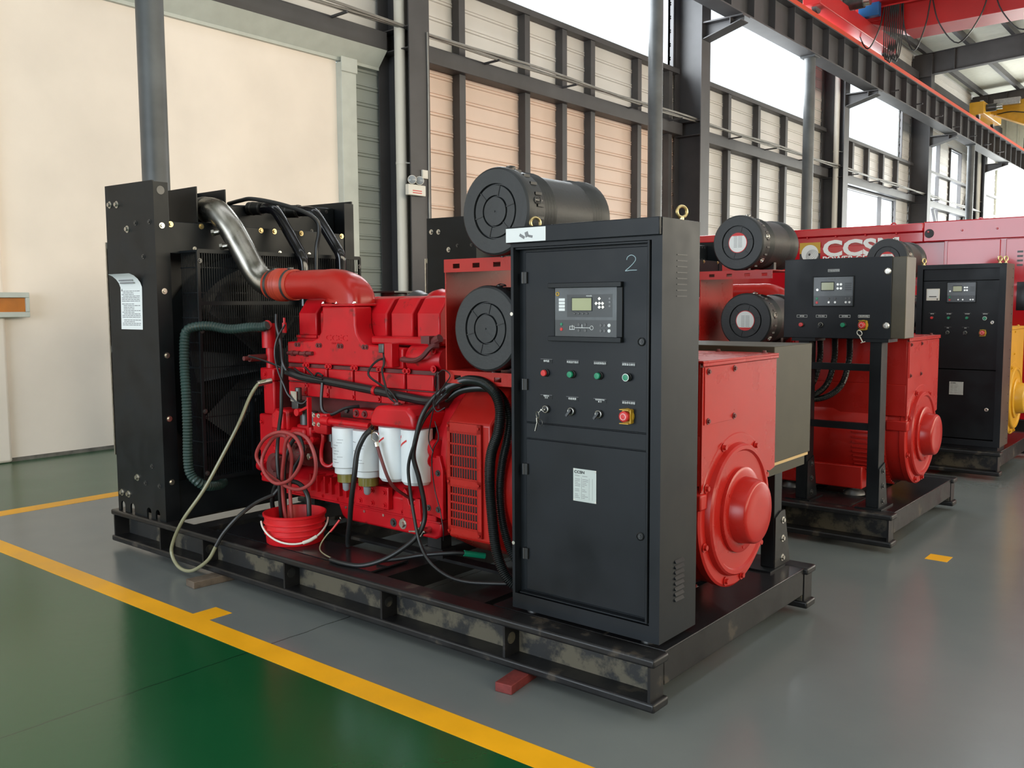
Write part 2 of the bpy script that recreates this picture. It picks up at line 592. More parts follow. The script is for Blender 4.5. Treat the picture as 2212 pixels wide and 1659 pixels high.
wl = struct('wall_left', MB().box(-8.45, XW, -13, 5.45, 0, 4.95), CRM, smooth=False)
obj('pilaster', MB().box(-8.25, -8.19, 0.2, 0.99, 0, 4.95), CRM, wl, bev=0.03, seg=3)
struct('baseboard_left', MB().box(-8.25, -8.244, -13, 5.45, 0, 0.04), mat('grimy_grey_plaster', (0.17, 0.155, 0.135), 0.8, var=0.4, vscale=9))
obj('edge_trim', MB().box(-8.34, -8.14, 5.45, 5.72, 0, 4.93).box(-8.14, -8.12, 5.44, 5.73, 4.80, 5.00), TRM, wl, bev=0.01)
obj('soffit_flashing', MB().prism([(-8.30, 4.95), (-8.20, 4.95), (-8.20, 4.99), (-8.02, 5.20), (-8.30, 5.20)], 'y', -13, 6.2), TRM, wl)
# grey green sheet beside the cream wall, pale sheets in the other bays
obj('ribbed_sheet', ribbed(5.60, 6.42, 0, 5.2, 0.235), SHG, wl)
obj('ribbed_sheet', ribbed(-13, 6.42, 5.2, 10.6, 0.285), SHT, wl)
W_Z0, W_Z1 = 6.65, 8.9
def bay(y0, y1, wy0, wy1, low=None):
    if low is None:
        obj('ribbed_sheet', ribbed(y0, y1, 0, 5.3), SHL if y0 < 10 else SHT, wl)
        obj('ribbed_sheet', ribbed(y0, y1, 5.3, W_Z0), SHT, wl)
    else:
        ly0, ly1, lz0, lz1 = low
        obj('ribbed_sheet', ribbed(y0, y1, 0, lz0), SHT, wl)
        obj('ribbed_sheet', ribbed(y0, ly0, lz0, lz1), SHT, wl)
        obj('ribbed_sheet', ribbed(ly1, y1, lz0, lz1), SHT, wl)
        obj('ribbed_sheet', ribbed(y0, y1, lz1, W_Z0), SHT, wl)
    obj('ribbed_sheet', ribbed(y0, wy0, W_Z0, W_Z1), SHT, wl)
    obj('ribbed_sheet', ribbed(wy1, y1, W_Z0, W_Z1), SHT, wl)
    obj('ribbed_sheet', ribbed(y0, y1, W_Z1, 10.6), SHT, wl)
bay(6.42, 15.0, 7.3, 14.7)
bay(15.0, 23.6, 16.2, 22.3)
bay(23.6, 32.2, 25.3, 30.9, (25.25, 30.4, 3.75, 5.12))
obj('ribbed_sheet', ribbed(32.2, 34.2, 0, 10.6), SHT, wl)
obj('ribbed_sheet', ribbed(41.0, 46.0, 0, 10.6), SHT, wl)
obj('ribbed_sheet', ribbed(34.2, 41.0, 0, 3.0), SHT, wl)
obj('ribbed_sheet', ribbed(34.2, 41.0, 7.8, 10.6), SHT, wl)
obj('ribbed_sheet', ribbed(35.9, 37.5, 3.0, 7.8), SHT, wl)
obj('ribbed_sheet', ribbed(39.3, 41.0, 3.0, 7.8), SHT, wl)

def window(n, y0, y1, z0, z1, mull=()):
    f = MB()
    t = 0.06
    f.box(-8.36, -8.22, y0, y1, z0 - t, z0).box(-8.36, -8.22, y0, y1, z1, z1 + t)
    f.box(-8.36, -8.22, y0 - t, y0, z0 - t, z1 + t).box(-8.36, -8.22, y1, y1 + t, z0 - t, z1 + t)
    o = struct('window_%d' % n, f, STL)
    ys = [y0] + list(mull) + [y1]
    for a, b in zip(ys, ys[1:]):
        obj('pane', MB().box(-8.34, -8.33, a, b, z0, z1), GLASS, o)
    for q in mull:
        obj('mullion', MB().box(-8.36, -8.24, q - 0.04, q + 0.04, z0, z1), STL, o)
window(1, 7.3, 14.7, W_Z0, W_Z1)
window(2, 16.2, 22.3, W_Z0, W_Z1)
window(3, 25.3, 30.9, W_Z0, W_Z1)
window(4, 25.25, 30.4, 3.75, 5.12, (28.9,))
window(5, 34.26, 35.84, 3.0, 7.8)  # added window in place of a sun patch on the sheets
window(7, 37.56, 39.24, 3.0, 7.8)  # also added, the sheet here only catches sun
n_br = struct('trim_90', MB().bar((-8.18, 33.0, 7.2), (-8.18, 38.0, 2.0), 0.1, 0.1).bar((-8.18, 40.5, 6.3), (-8.18, 36.8, 2.0), 0.1, 0.1), STL)

# steel frame
for i, yc in enumerate(COLS):
    c = struct('trim_%d' % (i + 1), MB().box(-8.24, -8.22, yc - 0.2, yc + 0.2, 0, 10.3).box(-7.62, -7.60, yc - 0.2, yc + 0.2, 0, 10.3)
               .box(-8.22, -7.62, yc - 0.008, yc + 0.008, 0, 10.3), STL)
    cb = MB()
    cb.prism([(-7.60, 7.16), (-6.75, 7.40), (-6.75, 7.47), (-7.60, 7.47)], 'y', yc - 0.01, yc + 0.01)
    cb.prism([(-7.60, 7.14), (-6.74, 7.38), (-6.74, 7.40), (-7.60, 7.16)], 'y', yc - 0.17, yc + 0.17)
    cb.box(-7.60, -6.70, yc - 0.17, yc + 0.17, 7.47, 7.50)
    cb.box(-6.99, -6.97, yc - 0.17, yc + 0.17, 7.36, 7.47)
    obj('crane_corbel', cb, STL, c)
    obj('knee_plate', MB().box(-8.22, -7.62, yc - 0.15, yc + 0.15, 9.60, 10.38), STL, c)
    for z_ in (5.18, 5.47):
        obj('stiffener', MB().box(-8.22, -7.62, yc - 0.2, yc + 0.2, z_, z_ + 0.015), STL, c)
n_tr = len(COLS)
for i, (a, b) in enumerate(zip((-13,) + COLS, COLS + (46,))):
    n_tr += 1
    g = struct('trim_%d' % n_tr, MB().box(-8.27, -8.02, a + (0.22 if i else 0), b - 0.22, 5.20, 5.45), STL, bev=0.006)
    if i > 1:
        obj('sill_rail', MB().box(-8.27, -8.10, a + 0.22, b - 0.22, 6.50, 6.60), STL, g)
    obj('eaves_beam', MB().box(-8.27, -8.02, a + 0.22, b - 0.22, 9.55, 9.80), STL, g)
POSTS = [7.9, 9.55, 10.63, 11.53, 13.2, 14.45, 17.25, 18.9, 20.6, 22.35, 25.75, 27.2, 28.7, 30.25, 33.4]
for y in POSTS:
    n_tr += 1
    p = struct('trim_%d' % n_tr, MB().box(-8.27, -8.13, y - 0.07, y + 0.07, 0 if not 25 < y < 31 else 5.45, 5.20 if not 25 < y < 31 else 6.5), STL)
    if not 25 < y < 31:
        obj('upper_post', MB().box(-8.27, -8.13, y - 0.07, y + 0.07, 5.45, 6.50), STL, p)
    else:
        obj('lower_post', MB().box(-8.27, -8.13, y - 0.07, y + 0.07, 0, 3.68), STL, p)
    obj('top_post', MB().box(-8.27, -8.13, y - 0.07, y + 0.07, 8.97, 9.55), STL, p)

# remaining shell: gable walls, opposite wall with its long window band, roof
wb = struct('wall_back', MB().box(-8.6, 5.0, 46.0, 46.2, 0, 2.0).box(13.0, 16.3, 46.0, 46.2, 0, 2.0).box(-8.6, 16.3, 46.0, 46.2, 8.0, 12).box(-8.6, -8.2, 46.0, 46.2, 2, 8.0).box(3.6, 5.0, 46.0, 46.2, 2, 8.0).box(13.0, 16.3, 46.0, 46.2, 2, 8.0).box(5.0, 13.0, 46.0, 46.2, 6.0, 8.0), RFS, smooth=False)
for k in range(24):
    obj('standing_seam', MB().box(-8.4 + k * 0.5, -8.36 + k * 0.5, 45.95, 46.0, 8.0, 10.6), RFS, wb)
struct('door_1', MB().box(4.9, 5.0, 45.93, 46.0, 0, 6.1).box(13.0, 13.1, 45.93, 46.0, 0, 6.1).box(4.9, 13.1, 45.93, 46.0, 6.0, 6.1), STL)
gable_fill = struct('window_6', MB().box(-8.25, 3.65, 45.95, 46.05, 1.94, 2.0).box(-8.25, 3.65, 45.95, 46.05, 8.0, 8.06), STL)  # added window stands in for the sunlit gable wall
for k in range(4):
    obj('pane', MB().box(-8.2 + k * 2.95, -8.2 + (k + 1) * 2.95, 46.0, 46.01, 2.0, 8.0), GLASS, gable_fill)
struct('wall_right', MB().box(15.75, 15.95, -13, 46, 0, 3.4).box(15.75, 15.95, -13, 46, 7.8, 10.6), DKW, smooth=False)
struct('wall_front', MB().box(-8.6, -7.5, -12.4, -12.2, 0, 12).box(4.0, 16.0, -12.4, -12.2, 0, 12).box(-7.5, 4.0, -12.4, -12.2, 5.5, 12), DKW, smooth=False)
rf = MB()
for (a, b) in ((-8.6, -3.3), (-1.7, 3.2), (4.8, 9.7), (11.3, 16.3)):
    for (p, q) in ((max(a, -8.6), min(b, 3.75)), (max(a, 3.75), min(b, 16.3))):
        if q > p:
            za = 10.62 + 0.05 * (8.6 - abs(p - 3.75) + 3.4)
            zb = 10.62 + 0.05 * (8.6 - abs(q - 3.75) + 3.4)
            rf.prism([(p, za), (q, zb), (q, zb + 0.06), (p, za + 0.06)], 'y', -13, 46.4)
ceil = struct('ceiling', rf, RFS, smooth=False)
for k in range(9):
    x = -7.9 + k * 1.4
    z = 10.62 + 0.05 * (12.0 - abs(x - 3.75))
    obj('purlin', MB().box(x - 0.04, x + 0.10, -13, 46, z - 0.22, z), STL, ceil)
for yc in COLS:
    n_tr += 1
    r_ = MB()
    for s_ in (0, 1):
        xa, xb = ((-8.2, 3.75), (3.75, 15.7))[s_]
        za, zb = ((9.66, 10.26), (10.26, 9.66))[s_]
        r_.prism([(xa, za), (xb, zb), (xb, zb + 0.74), (xa, za + 0.74)], 'y', yc - 0.008, yc + 0.008)
        r_.prism([(xa, za - 0.02), (xb, zb - 0.02), (xb, zb), (xa, za)], 'y', yc - 0.12, yc + 0.12)
        r_.prism([(xa, za + 0.72), (xb, zb + 0.72), (xb, zb + 0.74), (xa, za + 0.74)], 'y', yc - 0.12, yc + 0.12)
    r_.box(-6.9, -6.88, yc - 0.12, yc + 0.12, 9.74, 10.44).box(-3.6, -3.58, yc - 0.12, yc + 0.12, 9.9, 10.6)
    struct('trim_%d' % n_tr, r_, STL, smooth=False)

# crane runway girder with stiffeners and rail, intermediate tubular supports
rw = struct('trim_%d' % (n_tr + 1), MB().box(-7.1, -6.7, -13, 45, 7.50, 7.53).box(-7.1, -6.7, -13, 45, 8.30, 8.33).box(-6.906, -6.894, -13, 45, 7.53, 8.30), STL, smooth=False)
y = 6.9
while y < 45:
    obj('stiffener', MB().box(-7.06, -6.74, y, y + 0.015, 7.53, 8.30), STL, rw)
    y += 1.07
obj('crane_rail', MB().box(-6.79, -6.715, -13, 45, 8.33, 8.45), ORR, rw)
obj('rail_stop', MB().box(-6.82, -6.70, 44.2, 44.5, 8.33, 9.0), STL, rw)
for k in range(7):
    yy = 24.5 + k * 2.3
    obj('conductor_arm', MB().box(-6.7, -6.45, yy, yy + 0.05, 7.60, 7.64), STL, rw)

for i, y in enumerate((1.97, 11.72, 18.97, 35.0)):
    lab = ['grey oxidised steel pipe column in front of the cream wall, beside a black radiator',
           'grey pipe column in front of the warm tinted ribbed wall sheets',
           'grey pipe column holding up the crane girder between two bright high windows',
           'grey pipe column by the tall added sun-patch windows next to the gable'][i]
    t = thing('pipe_column', lab, 'column', (-6.9, y, 0), 'pipe columns under the crane girder')
    obj('shaft', MB().cyl((-6.9, y, 0.02), (-6.9, y, 7.46), 0.132, n=24), PIPG, t)
    obj('base_plate', MB().box(-7.1, -6.7, y - 0.2, y + 0.2, 0, 0.02), PIPG, t)
    obj('cap_plate', MB().box(-7.08, -6.72, y - 0.17, y + 0.17, 7.46, 7.50), PIPG, t)

for i, (y, z1) in enumerate(((6.26, 10.2), (23.44, 10.2), (40.62, 10.2))):
    lab = ['white plastic drainpipe on the steel column that carries the emergency light',
           'white plastic drainpipe on the column between the two upper windows, near the low window',
           'white plastic drainpipe on the column next to the gable'][i]
    t = thing('drainpipe', lab, 'drainpipe', (-7.83, y, 0), 'white drainpipes on the long wall')
    obj('pipe', MB().cyl((-7.83, y, 0), (-7.83, y, z1), 0.078, n=20), WPL, t)
    for z in (0.6, 3.6, 5.9, 8.2):
        obj('pipe_collar', MB().cyl((-7.83, y, z), (-7.83, y, z + 0.035), 0.083, n=20).bar((-7.76, y, z + 0.017), (-7.70, y + 0.15, z + 0.017), 0.02, 0.02), WPL, t)

# conduit bundle on bracket arms along the wall
ct = thing('wall_conduit', 'long galvanised conduit bundle on small bracket arms along the ribbed wall', 'conduit', (-7.7, -2, 5.45))
for k, (dx, dz) in enumerate(((0, 0), (0.035, 0.03), (-0.035, 0.03))):
    pts = [(-7.75 + dx, y, 5.47 + dz + 0.02 * math.sin(y * 1.3 + k * 2)) for y in [-2 + j * 1.1 for j in range(43)]]
    obj('conduit', MB().tube(pts, 0.02, n=6, k=2), GALV, ct)
for y in [-1, 2.2, 5.2, 8.3, 10.4, 12.6, 14.2, 17, 19, 21.2, 25, 27, 29, 31, 34]:
    obj('bracket_arm', MB().bar((-8.02, y, 5.43), (-7.70, y, 5.435), 0.03, 0.03), STL, ct)
tag(obj('lightning_cable', MB().tube([(-7.58, 6.56, 5.45), (-7.585, 6.57, 4.5), (-7.585, 6.56, 3.0), (-7.585, 6.57, 1.0), (-7.585, 6.56, 0.3)], 0.012, n=6), GALV), 'thin grey cable running down the steel column edge beside the emergency lamp', 'cable')

# twin-head emergency lamp and wall socket on the column flange
t = thing('emergency_light', 'white twin-head emergency light fixed to the steel column', 'emergency light', (-7.59, 6.27, 3.14))
obj('battery_case', MB().box(-7.598, -7.53, 6.10, 6.44, 3.14, 3.29), WPL, t, bev=0.008)
for y in (6.20, 6.35):
    h = obj('lamp_head', MB().lathe((-7.575, y, 3.35), (0.8, -0.6, 0), [(0.025, 0), (0.055, 0.03), (0.062, 0.075), (0.058, 0.08)], 20), WPL, t)
    d_ = Vector((0.8, -0.6, 0))
    c_ = Vector((-7.575, y, 3.35)) + d_ * 0.081
    obj('lens', MB().lathe(c_, d_, [(0.055, 0), (0.035, 0.012), (0.0, 0.016)], 20), CLR, h)
    obj('stem', MB().cyl((-7.565, y, 3.29), (-7.565, y, 3.33), 0.012, n=8), WPL, h)
for z in (3.17, 3.20):
    obj('print_line', MB().box(-7.531, -7.5285, 6.18, 6.36, z, z + 0.012), RINK, t)
tag(obj('socket_box', MB().box(-7.598, -7.57, 6.42, 6.53, 3.40, 3.52).box(-7.57, -7.566, 6.435, 6.515, 3.415, 3.505), WPL, bev=0.005), 'small white socket box on the steel column beside the emergency lamp', 'socket')

# wall sign
t = thing('wall_sign', 'orange plate in a pale grey frame low on the cream wall', 'sign', (-8.25, 1.0, 1.50))
obj('frame', MB().box(-8.188, -8.115, 0.62, 1.205, 1.50, 1.555).box(-8.188, -8.115, 0.62, 1.205, 1.70, 1.755).box(-8.188, -8.115, 1.17, 1.205, 1.555, 1.70).box(-8.188, -8.115, 0.62, 0.655, 1.555, 1.70).box(-8.248, -8.188, 1.01, 1.19, 1.52, 1.735), TRM, t, bev=0.006)
obj('face', MB().box(-8.186, -8.145, 0.655, 1.17, 1.555, 1.70), SGO, t)

# overhead crane, red
t = thing('overhead_crane', 'red overhead travelling crane girder with looping festoon cables', 'crane', (-6.9, 22.6, 8.44))
obj('girder', MB().prism([(-6.55, 8.95), (-5.7, 8.62), (14.6, 8.62), (14.6, 10.2), (-6.55, 10.2)], 'y', 22.25, 22.95), CRN, t, smooth=False)
obj('bottom_flange', MB().box(-5.7, 14.6, 22.1, 23.1, 8.59, 8.62), CRN, t)
obj('end_carriage', MB().box(-6.97, -6.54, 18.6, 24.4, 8.58, 8.98).box(-6.97, -6.3, 22.2, 23.0, 8.98, 10.0), CRN, t, bev=0.02)
for y in (18.9, 24.1):
    obj('wheel', MB().cyl((-6.80, y, 8.63), (-6.70, y, 8.63), 0.178, n=20), DST, t)
obj('walkway', MB().box(-6.4, 14.0, 21.5, 22.25, 9.35, 9.40), CRN, t)
obj('drive_motor', MB().cyl((-6.6, 20.6, 9.05), (-6.2, 20.6, 9.05), 0.16, n=16).box(-6.66, -6.6, 20.48, 20.72, 8.9, 9.2), DST, t)
obj('motor_end', MB().cyl((-6.2, 20.6, 9.05), (-6.05, 20.6, 9.05), 0.12, n=16), ZNC, t)
obj('control_box', MB().box(-6.75, -6.23, 21.80, 22.0, 9.02, 9.65), BLU, t, bev=0.01)
obj('festoon_track', MB().box(-6.95, 14.0, 22.0, 22.04, 9.24, 9.28).box(-5.0, -4.9, 22.0, 22.25, 9.28, 9.36).box(2.0, 2.1, 22.0, 22.25, 9.28, 9.36), CRN, t)
for k in range(7):
    x = -6.10 + k * 0.05
    obj('festoon_loop', MB().tube([(x, 22.0, 9.24), (x - 0.03, 21.97, 8.55), (x, 21.95, 7.98 - 0.04 * (k % 3)), (x + 0.07, 21.95, 7.93 - 0.04 * (k % 3)), (x + 0.13, 21.97, 8.5), (x + 0.12, 22.0, 9.24)], 0.016, n=6), RUB, t)
for k, (x0, x1, dz) in enumerate(((-5.72, -5.02, 1.25), (-4.99, -3.66, 1.25), (-3.6, -2.2, 1.2), (-2.2, -0.6, 1.1), (-6.9, -6.15, 1.0))):
    xm = (x0 + x1) / 2
    obj('festoon_loop', MB().tube([(x0, 22.02, 9.24), (x0 + 0.15 * (x1 - x0), 21.98, 9.24 - dz * 0.55), (xm, 21.95, 9.24 - dz), (x1 - 0.15 * (x1 - x0), 21.98, 9.24 - dz * 0.55), (x1, 22.02, 9.24)], 0.018, n=6), RUB, t)

# overhead crane, yellow, farther down the hall
t = thing('overhead_crane', 'yellow overhead travelling crane girder near the gable', 'crane', (-6.9, 36.4, 8.44))
obj('girder', MB().prism([(-6.6, 8.85), (-4.9, 8.05), (13.0, 8.05), (14.6, 8.85), (14.6, 9.15), (13.0, 9.35), (-4.7, 9.35), (-6.6, 8.95)], 'y', 36.2, 36.6), YEL, t, smooth=False)
obj('bottom_flange', MB().prism([(-6.6, 8.80), (-4.9, 8.02), (13.0, 8.02), (13.0, 8.05), (-4.9, 8.05), (-6.6, 8.85)], 'y', 36.05, 36.75), YEL, t, smooth=False)
obj('end_carriage', MB().box(-7.0, -6.5, 34.9, 37.9, 8.60, 9.05), YEL, t, bev=0.02)
obj('drive_motor', MB().cyl((-6.6, 35.3, 8.85), (-6.15, 35.3, 8.85), 0.14, n=16), DST, t)
obj('motor_end', MB().cyl((-6.15, 35.3, 8.85), (-5.95, 35.3, 8.85), 0.10, n=16), ZNC, t)
for y in (35.2, 37.6):
    obj('wheel', MB().cyl((-6.80, y, 8.61), (-6.70, y, 8.61), 0.158, n=20), DST, t)
obj('control_box', MB().box(-6.4, -5.5, 35.95, 36.18, 9.0, 9.25), ZNC, t, bev=0.01)
obj('festoon_cable', MB().tube([(-6.4, 36.1, 8.7), (-5.8, 36.05, 8.75), (-5.2, 36.05, 8.65), (-4.6, 36.05, 8.8), (-3.9, 36.05, 8.75), (-3, 36.05, 8.9)], 0.02, n=6), RUB, t)

# painted floor lines (1 mm paint film)
def paint(x0, x1, y0, y1, lab):
    tag(obj('floor_marking', MB().box(x0, x1, y0, y1, 0.0, 0.0012), YPA, smooth=False), lab, 'floor marking', 'yellow floor markings')
paint(-5.88, 12.0, -0.535, -0.405, 'long yellow painted line between the broad green aisle and the grey bay')
paint(-5.88, -5.70, -0.405, 40.0, 'yellow painted line along the green strip at the foot of the cream wall')
paint(-2.52, -2.37, -0.405, -0.27, 'short yellow tab sticking out from the long painted line towards the skid')
paint(0.17, 0.30, 3.02, 3.16, 'lone yellow painted rectangle on the grey floor beside a skid corner')

# ================================================================== GENERATOR SETS
LX = -4.17   # far end of a skid; the near end is x = 0

def skid(label):
    t = thing('skid_base', label, 'skid frame', (-2.08, 0.82, 0.04), 'black steel skid frames')
    for side, (ya, yb, yw) in enumerate(((0.0, 0.115, 0.105), (1.64, 1.525, 1.525))):
        y0, y1 = min(ya, yb), max(ya, yb)
        b = obj('side_beam', MB().box(LX, 0, y0, y1, 0.217, 0.2522).box(LX, 0, y0, y1, 0.04, 0.078), SKD, t, bev=0.010, seg=3)
        obj('web', MB().box(LX + 0.02, -0.03, yw, yw + 0.010, 0.078, 0.217), WEBM, b, smooth=False)
        for x in (-4.13, -3.555, -3.075, -2.287, -1.518, -0.741, -0.02):
            if side == 0:
                r = obj('stiffener_plate', MB().box(x - 0.012, x, 0.006, 0.105, 0.078, 0.217), SKD, b)
                if x > -3.2 and x < -0.1:
                    obj('round_hole', MB().cyl((x, 0.05, 0.155), (x + 0.0015, 0.05, 0.155), 0.026, n=18), WEBM, r)
            else:
                obj('stiffener_plate', MB().box(x - 0.012, x, 1.535, 1.634, 0.078, 0.217), SKD, b)
        if side == 0:
            for x, z in ((-2.66, 0.175), (-2.56, 0.178), (-1.56, 0.160)):
                obj('bolt_hole', MB().cyl((x, 0.1045, z), (x, 0.106, z), 0.017, n=14), RUB, b)
    e = obj('end_beam', MB().box(-0.050, -0.022, 0.115, 1.525, 0.112, 0.250), SKD, t, bev=0.004)
    obj('top_flange', MB().box(-0.30, -0.018, 0.117, 1.523, 0.244, 0.2525), DCK, e, bev=0.002)
    obj('end_beam', MB().box(-4.060, -4.030, 0.115, 1.525, 0.112, 0.246), SKD, t)
    for x in (-3.325, -2.62, -1.70, -1.05, -0.62):
        obj('cross_member', MB().box(x - 0.07, x + 0.07, 0.117, 1.523, 0.12, 0.236), SKD, t)
    obj('deck_plate', MB().box(-3.10, -1.72, 0.117, 0.375, 0.244, 0.2525), DCK, t)
    obj('deck_lip', MB().box(-2.43, -1.72, 0.375, 0.383, 0.200, 0.2525), SKD, t)
    obj('deck_plate', MB().box(-0.90, -0.31, 0.117, 0.47, 0.244, 0.2525), SKD, t)
    obj('inner_rail', MB().box(-3.25, -0.31, 0.52, 0.60, 0.236, 0.2525).box(-3.25, -0.31, 1.06, 1.14, 0.236, 0.2525), SKD, t)
    return t
sk1 = skid('black steel skid frame with worn web panels under the bucket and chalk-marked cabinet')

def timber(x, y0, y1, m, lab, rot=0.0, w_=0.08, h=0.04):
    c = ((x, (y0 + y1) / 2, h / 2))
    o = obj('timber_block', MB().obox(c, w_, y1 - y0, h, (0, 0, rot)), m, origin=(x, (y0 + y1) / 2, 0), bev=0.003)
    tag(o, lab, 'wood block', 'timber blocks under the skids')
timber(-0.655, -0.14, 0.20, RWOD, 'red painted timber block under the skid below the chalk-marked cabinet', 0.14)
timber(-2.92, -0.17, 0.20, WOOD, 'grey brown timber block under the skid below the looping yellowed tube', -0.10, 0.10)
timber(-0.70, 1.40, 1.60, WOOD, 'small timber block under the skid beam below the olive grey breaker box')
timber(-3.60, 1.40, 1.60, WOOD, 'small timber block under the skid beam at the foot of the noticed radiator')

# ------------------------------------------------------------------ radiator
def radiator(label):
    t = thing('radiator', label, 'radiator', (-3.82, 0.82, 0.2525), 'black radiators of the generator sets')
    Z0, ZT = 0.2525, 2.368
    def panel(y0, y1):
        poly = [(-4.115, Z0)]
        for c in (-4.056, -3.934, -3.725, -3.618):
            r = 0.027
            poly.append((c - r, Z0))
            poly += [(c - r * math.cos(a), 0.292 + r * math.sin(a)) for a in [PI * k / 8 for k in range(9)]]
            poly.append((c + r, Z0))
        poly += [(-3.533, Z0), (-3.533, ZT), (-4.115, ZT + 0.01)]
        return MB().prism(poly, 'y', y0, y1)
    sp = obj('side_panel', panel(0.030, 0.042), BLK, t, ang=20)
    bolts(sp, [(-4.058, 0.030, 2.255), (-3.969, 0.030, 2.251), (-3.848, 0.030, 2.089), (-4.060, 0.030, 0.376), (-3.975, 0.030, 0.375), (-3.852, 0.030, 0.500)], (0, -1, 0), 0.015, 0.016, ZNC)
    bolts(sp, [(-3.742, 0.030, 2.121), (-3.576, 0.030, 2.119), (-3.664, 0.030, 1.911), (-3.750, 0.030, 0.476), (-3.582, 0.030, 0.476), (-3.662, 0.030, 0.594)], (0, -1, 0), 0.010, 0.010, DST)
    fl = obj('front_flange', MB().box(-3.533, -3.521, 0.030, 0.127, Z0, ZT - 0.008), BLK, t)
    bolts(fl, [(-3.521, 0.078, z) for z in (2.096, 1.695, 1.298, 0.902, 0.501)], (1, 0, 0), 0.012, 0.012, ZNC)
    obj('lifting_eye', MB().lathe((-3.5209, 0.078, 2.31), (1, 0, 0), [(0.026, 0), (0.026, 0.0015)], 18), DST, fl)
    sp2 = obj('side_panel', panel(1.600, 1.612), BLK, t, ang=20)
    obj('front_flange', MB().box(-3.533, -3.521, 1.525, 1.612, Z0, ZT - 0.02), BLK, t)
    # the long thin sight strip on the outer edge
    obj('edge_strip', MB().box(-4.152, -4.138, 0.034, 0.046, 0.62, 2.02).box(-4.150, -4.112, 0.043, 0.046, 1.30, 1.34).box(-4.150, -4.112, 0.043, 0.046, 1.98, 2.02), ZNC, t)
    cp = obj('cross_plate', MB().box(-3.540, -3.528, 0.127, 1.525, 1.93, 2.125), BLK, t, bev=0.003)
    bolts(cp, [(-3.528, y, 2.108) for y in (0.14, 0.352, 0.801, 0.909, 1.135, 1.500)], (1, 0, 0), 0.012, 0.012, BRS)
    bolts(cp, [(-3.528, y, 1.965) for y in (0.30, 0.62, 0.95, 1.2, 1.45)], (1, 0, 0), 0.009, 0.010, ZNC)
    obj('bottom_plate', MB().box(-3.540, -3.528, 0.127, 1.525, Z0, 0.50), BLK, t)
    obj('core', MB().box(-4.06, -3.72, 0.044, 1.598, 0.40, 2.095), RUB, t, smooth=False)
    ht = obj('header_tank', MB().prism([(0.046, 2.10), (1.596, 2.10), (1.596, 2.33), (1.45, 2.33), (0.60, 2.28), (0.55, 2.12), (0.046, 2.12)], 'x', -4.05, -3.72), BLK, t, bev=0.01)
    bolts(ht, [(-3.72, y, z) for y in (1.38, 1.45, 1.52) for z in (2.15, 2.30)], (1, 0, 0), 0.009, 0.009, DST)
    cw = MB().box(-3.86, -3.53, 0.325, 0.333, 2.13, 2.357).box(-3.86, -3.53, 0.532, 0.540, 2.13, 2.357).box(-3.86, -3.852, 0.333, 0.532, 2.13, 2.357).box(-3.852, -3.53, 0.333, 0.532, 2.126, 2.134)
    obj('inlet_cowl', cw, BLK, t, smooth=False)
    # shroud ring and fan
    obj('fan_shroud', MB().lathe((-3.70, 0.83, 1.22), (1, 0, 0), [(0.70, 0), (0.66, 0.06), (0.62, 0.14), (0.62, 0.17), (0.655, 0.17), (0.73, 0.0)], 40, caps=False), BLK, t)
    fan = obj('fan', MB().cyl((-3.60, 0.83, 1.22), (-3.44, 0.83, 1.22), 0.11, n=20), RUB, t)
    for k in range(8):
        a = k * PI / 4
        mb = MB()
        c, s_ = math.cos(a), math.sin(a)
        pts = []
        for (r, hw) in ((0.10, 0.05), (0.58, 0.10)):
            for sgn, dx in ((-1, -0.05), (1, 0.05)):
                pts.append((-3.52 + dx, 0.83 + r * c - sgn * hw * s_, 1.22 + r * s_ + sgn * hw * c))
        q = pts + [(x + 0.006, y, z) for x, y, z in pts]
        mb.add(q, [(0, 1, 3, 2), (4, 6, 7, 5), (0, 4, 5, 1), (1, 5, 7, 3), (3, 7, 6, 2), (2, 6, 4, 0)])
        obj('fan_blade', mb, RUB, fan)
    # wire guard cage standing out in front of the fan
    X0, X1, Y0, Y1, ZA, ZB = -3.528, -3.33, 0.20, 1.50, 0.52, 1.94
    fr = MB()
    for y in (Y0, Y1):
        fr.box(X1 - 0.012, X1, y - 0.008, y + 0.008, ZA, ZB)
        for z in (ZA, 1.22, ZB):
            fr.box(X0, X1, y - 0.006, y + 0.006, z - 0.006, z + 0.006)
    for z in (ZA, 1.62, ZB):
        fr.box(X1 - 0.012, X1, Y0, Y1, z - 0.012, z + 0.012)
    fr.box(X1 - 0.012, X1, 0.55, 0.57, ZA, 1.02).box(X1 - 0.012, X1, 1.08, 1.10, ZA, 1.02).box(X1 - 0.012, X1, 0.46, 1.20, 1.00, 1.02)
    gf = obj('guard_frame', fr, BLK, t)
    wr = MB()
    y = Y0 + 0.014
    while y < Y1 - 0.01:
        wr.box(X1 - 0.010, X1 - 0.006, y - 0.0022, y + 0.0022, ZA, ZB)
        y += 0.0165
    for k in range(12):
        x = X0 + 0.010 + k * 0.0155
        wr.box(x - 0.002, x + 0.002, Y0 - 0.002, Y0 + 0.002, ZA, ZB)
    for k in range(12):
        x = X0 + 0.010 + k * 0.0155
        wr.box(x - 0.002, x + 0.002, Y0, Y1, ZB - 0.002, ZB + 0.002)
    for k in range(9):
        z = ZA + 0.08 + k * 0.155
        wr.box(X1 - 0.014, X1 - 0.010, Y0, Y1, z - 0.003, z + 0.003)
        wr.box(X0, X1, Y0 - 0.003, Y0 + 0.001, z - 0.003, z + 0.003)
    obj('guard_wires', wr, BLK, t, smooth=False, kind='stuff')
    bolts(gf, [(X1, 0.21, z) for z in (1.88, 1.45, 0.95, 0.56)] + [(X1, 1.49, z) for z in (1.88, 1.2, 0.6)], (1, 0, 0), 0.010, 0.012, DST)
    return t
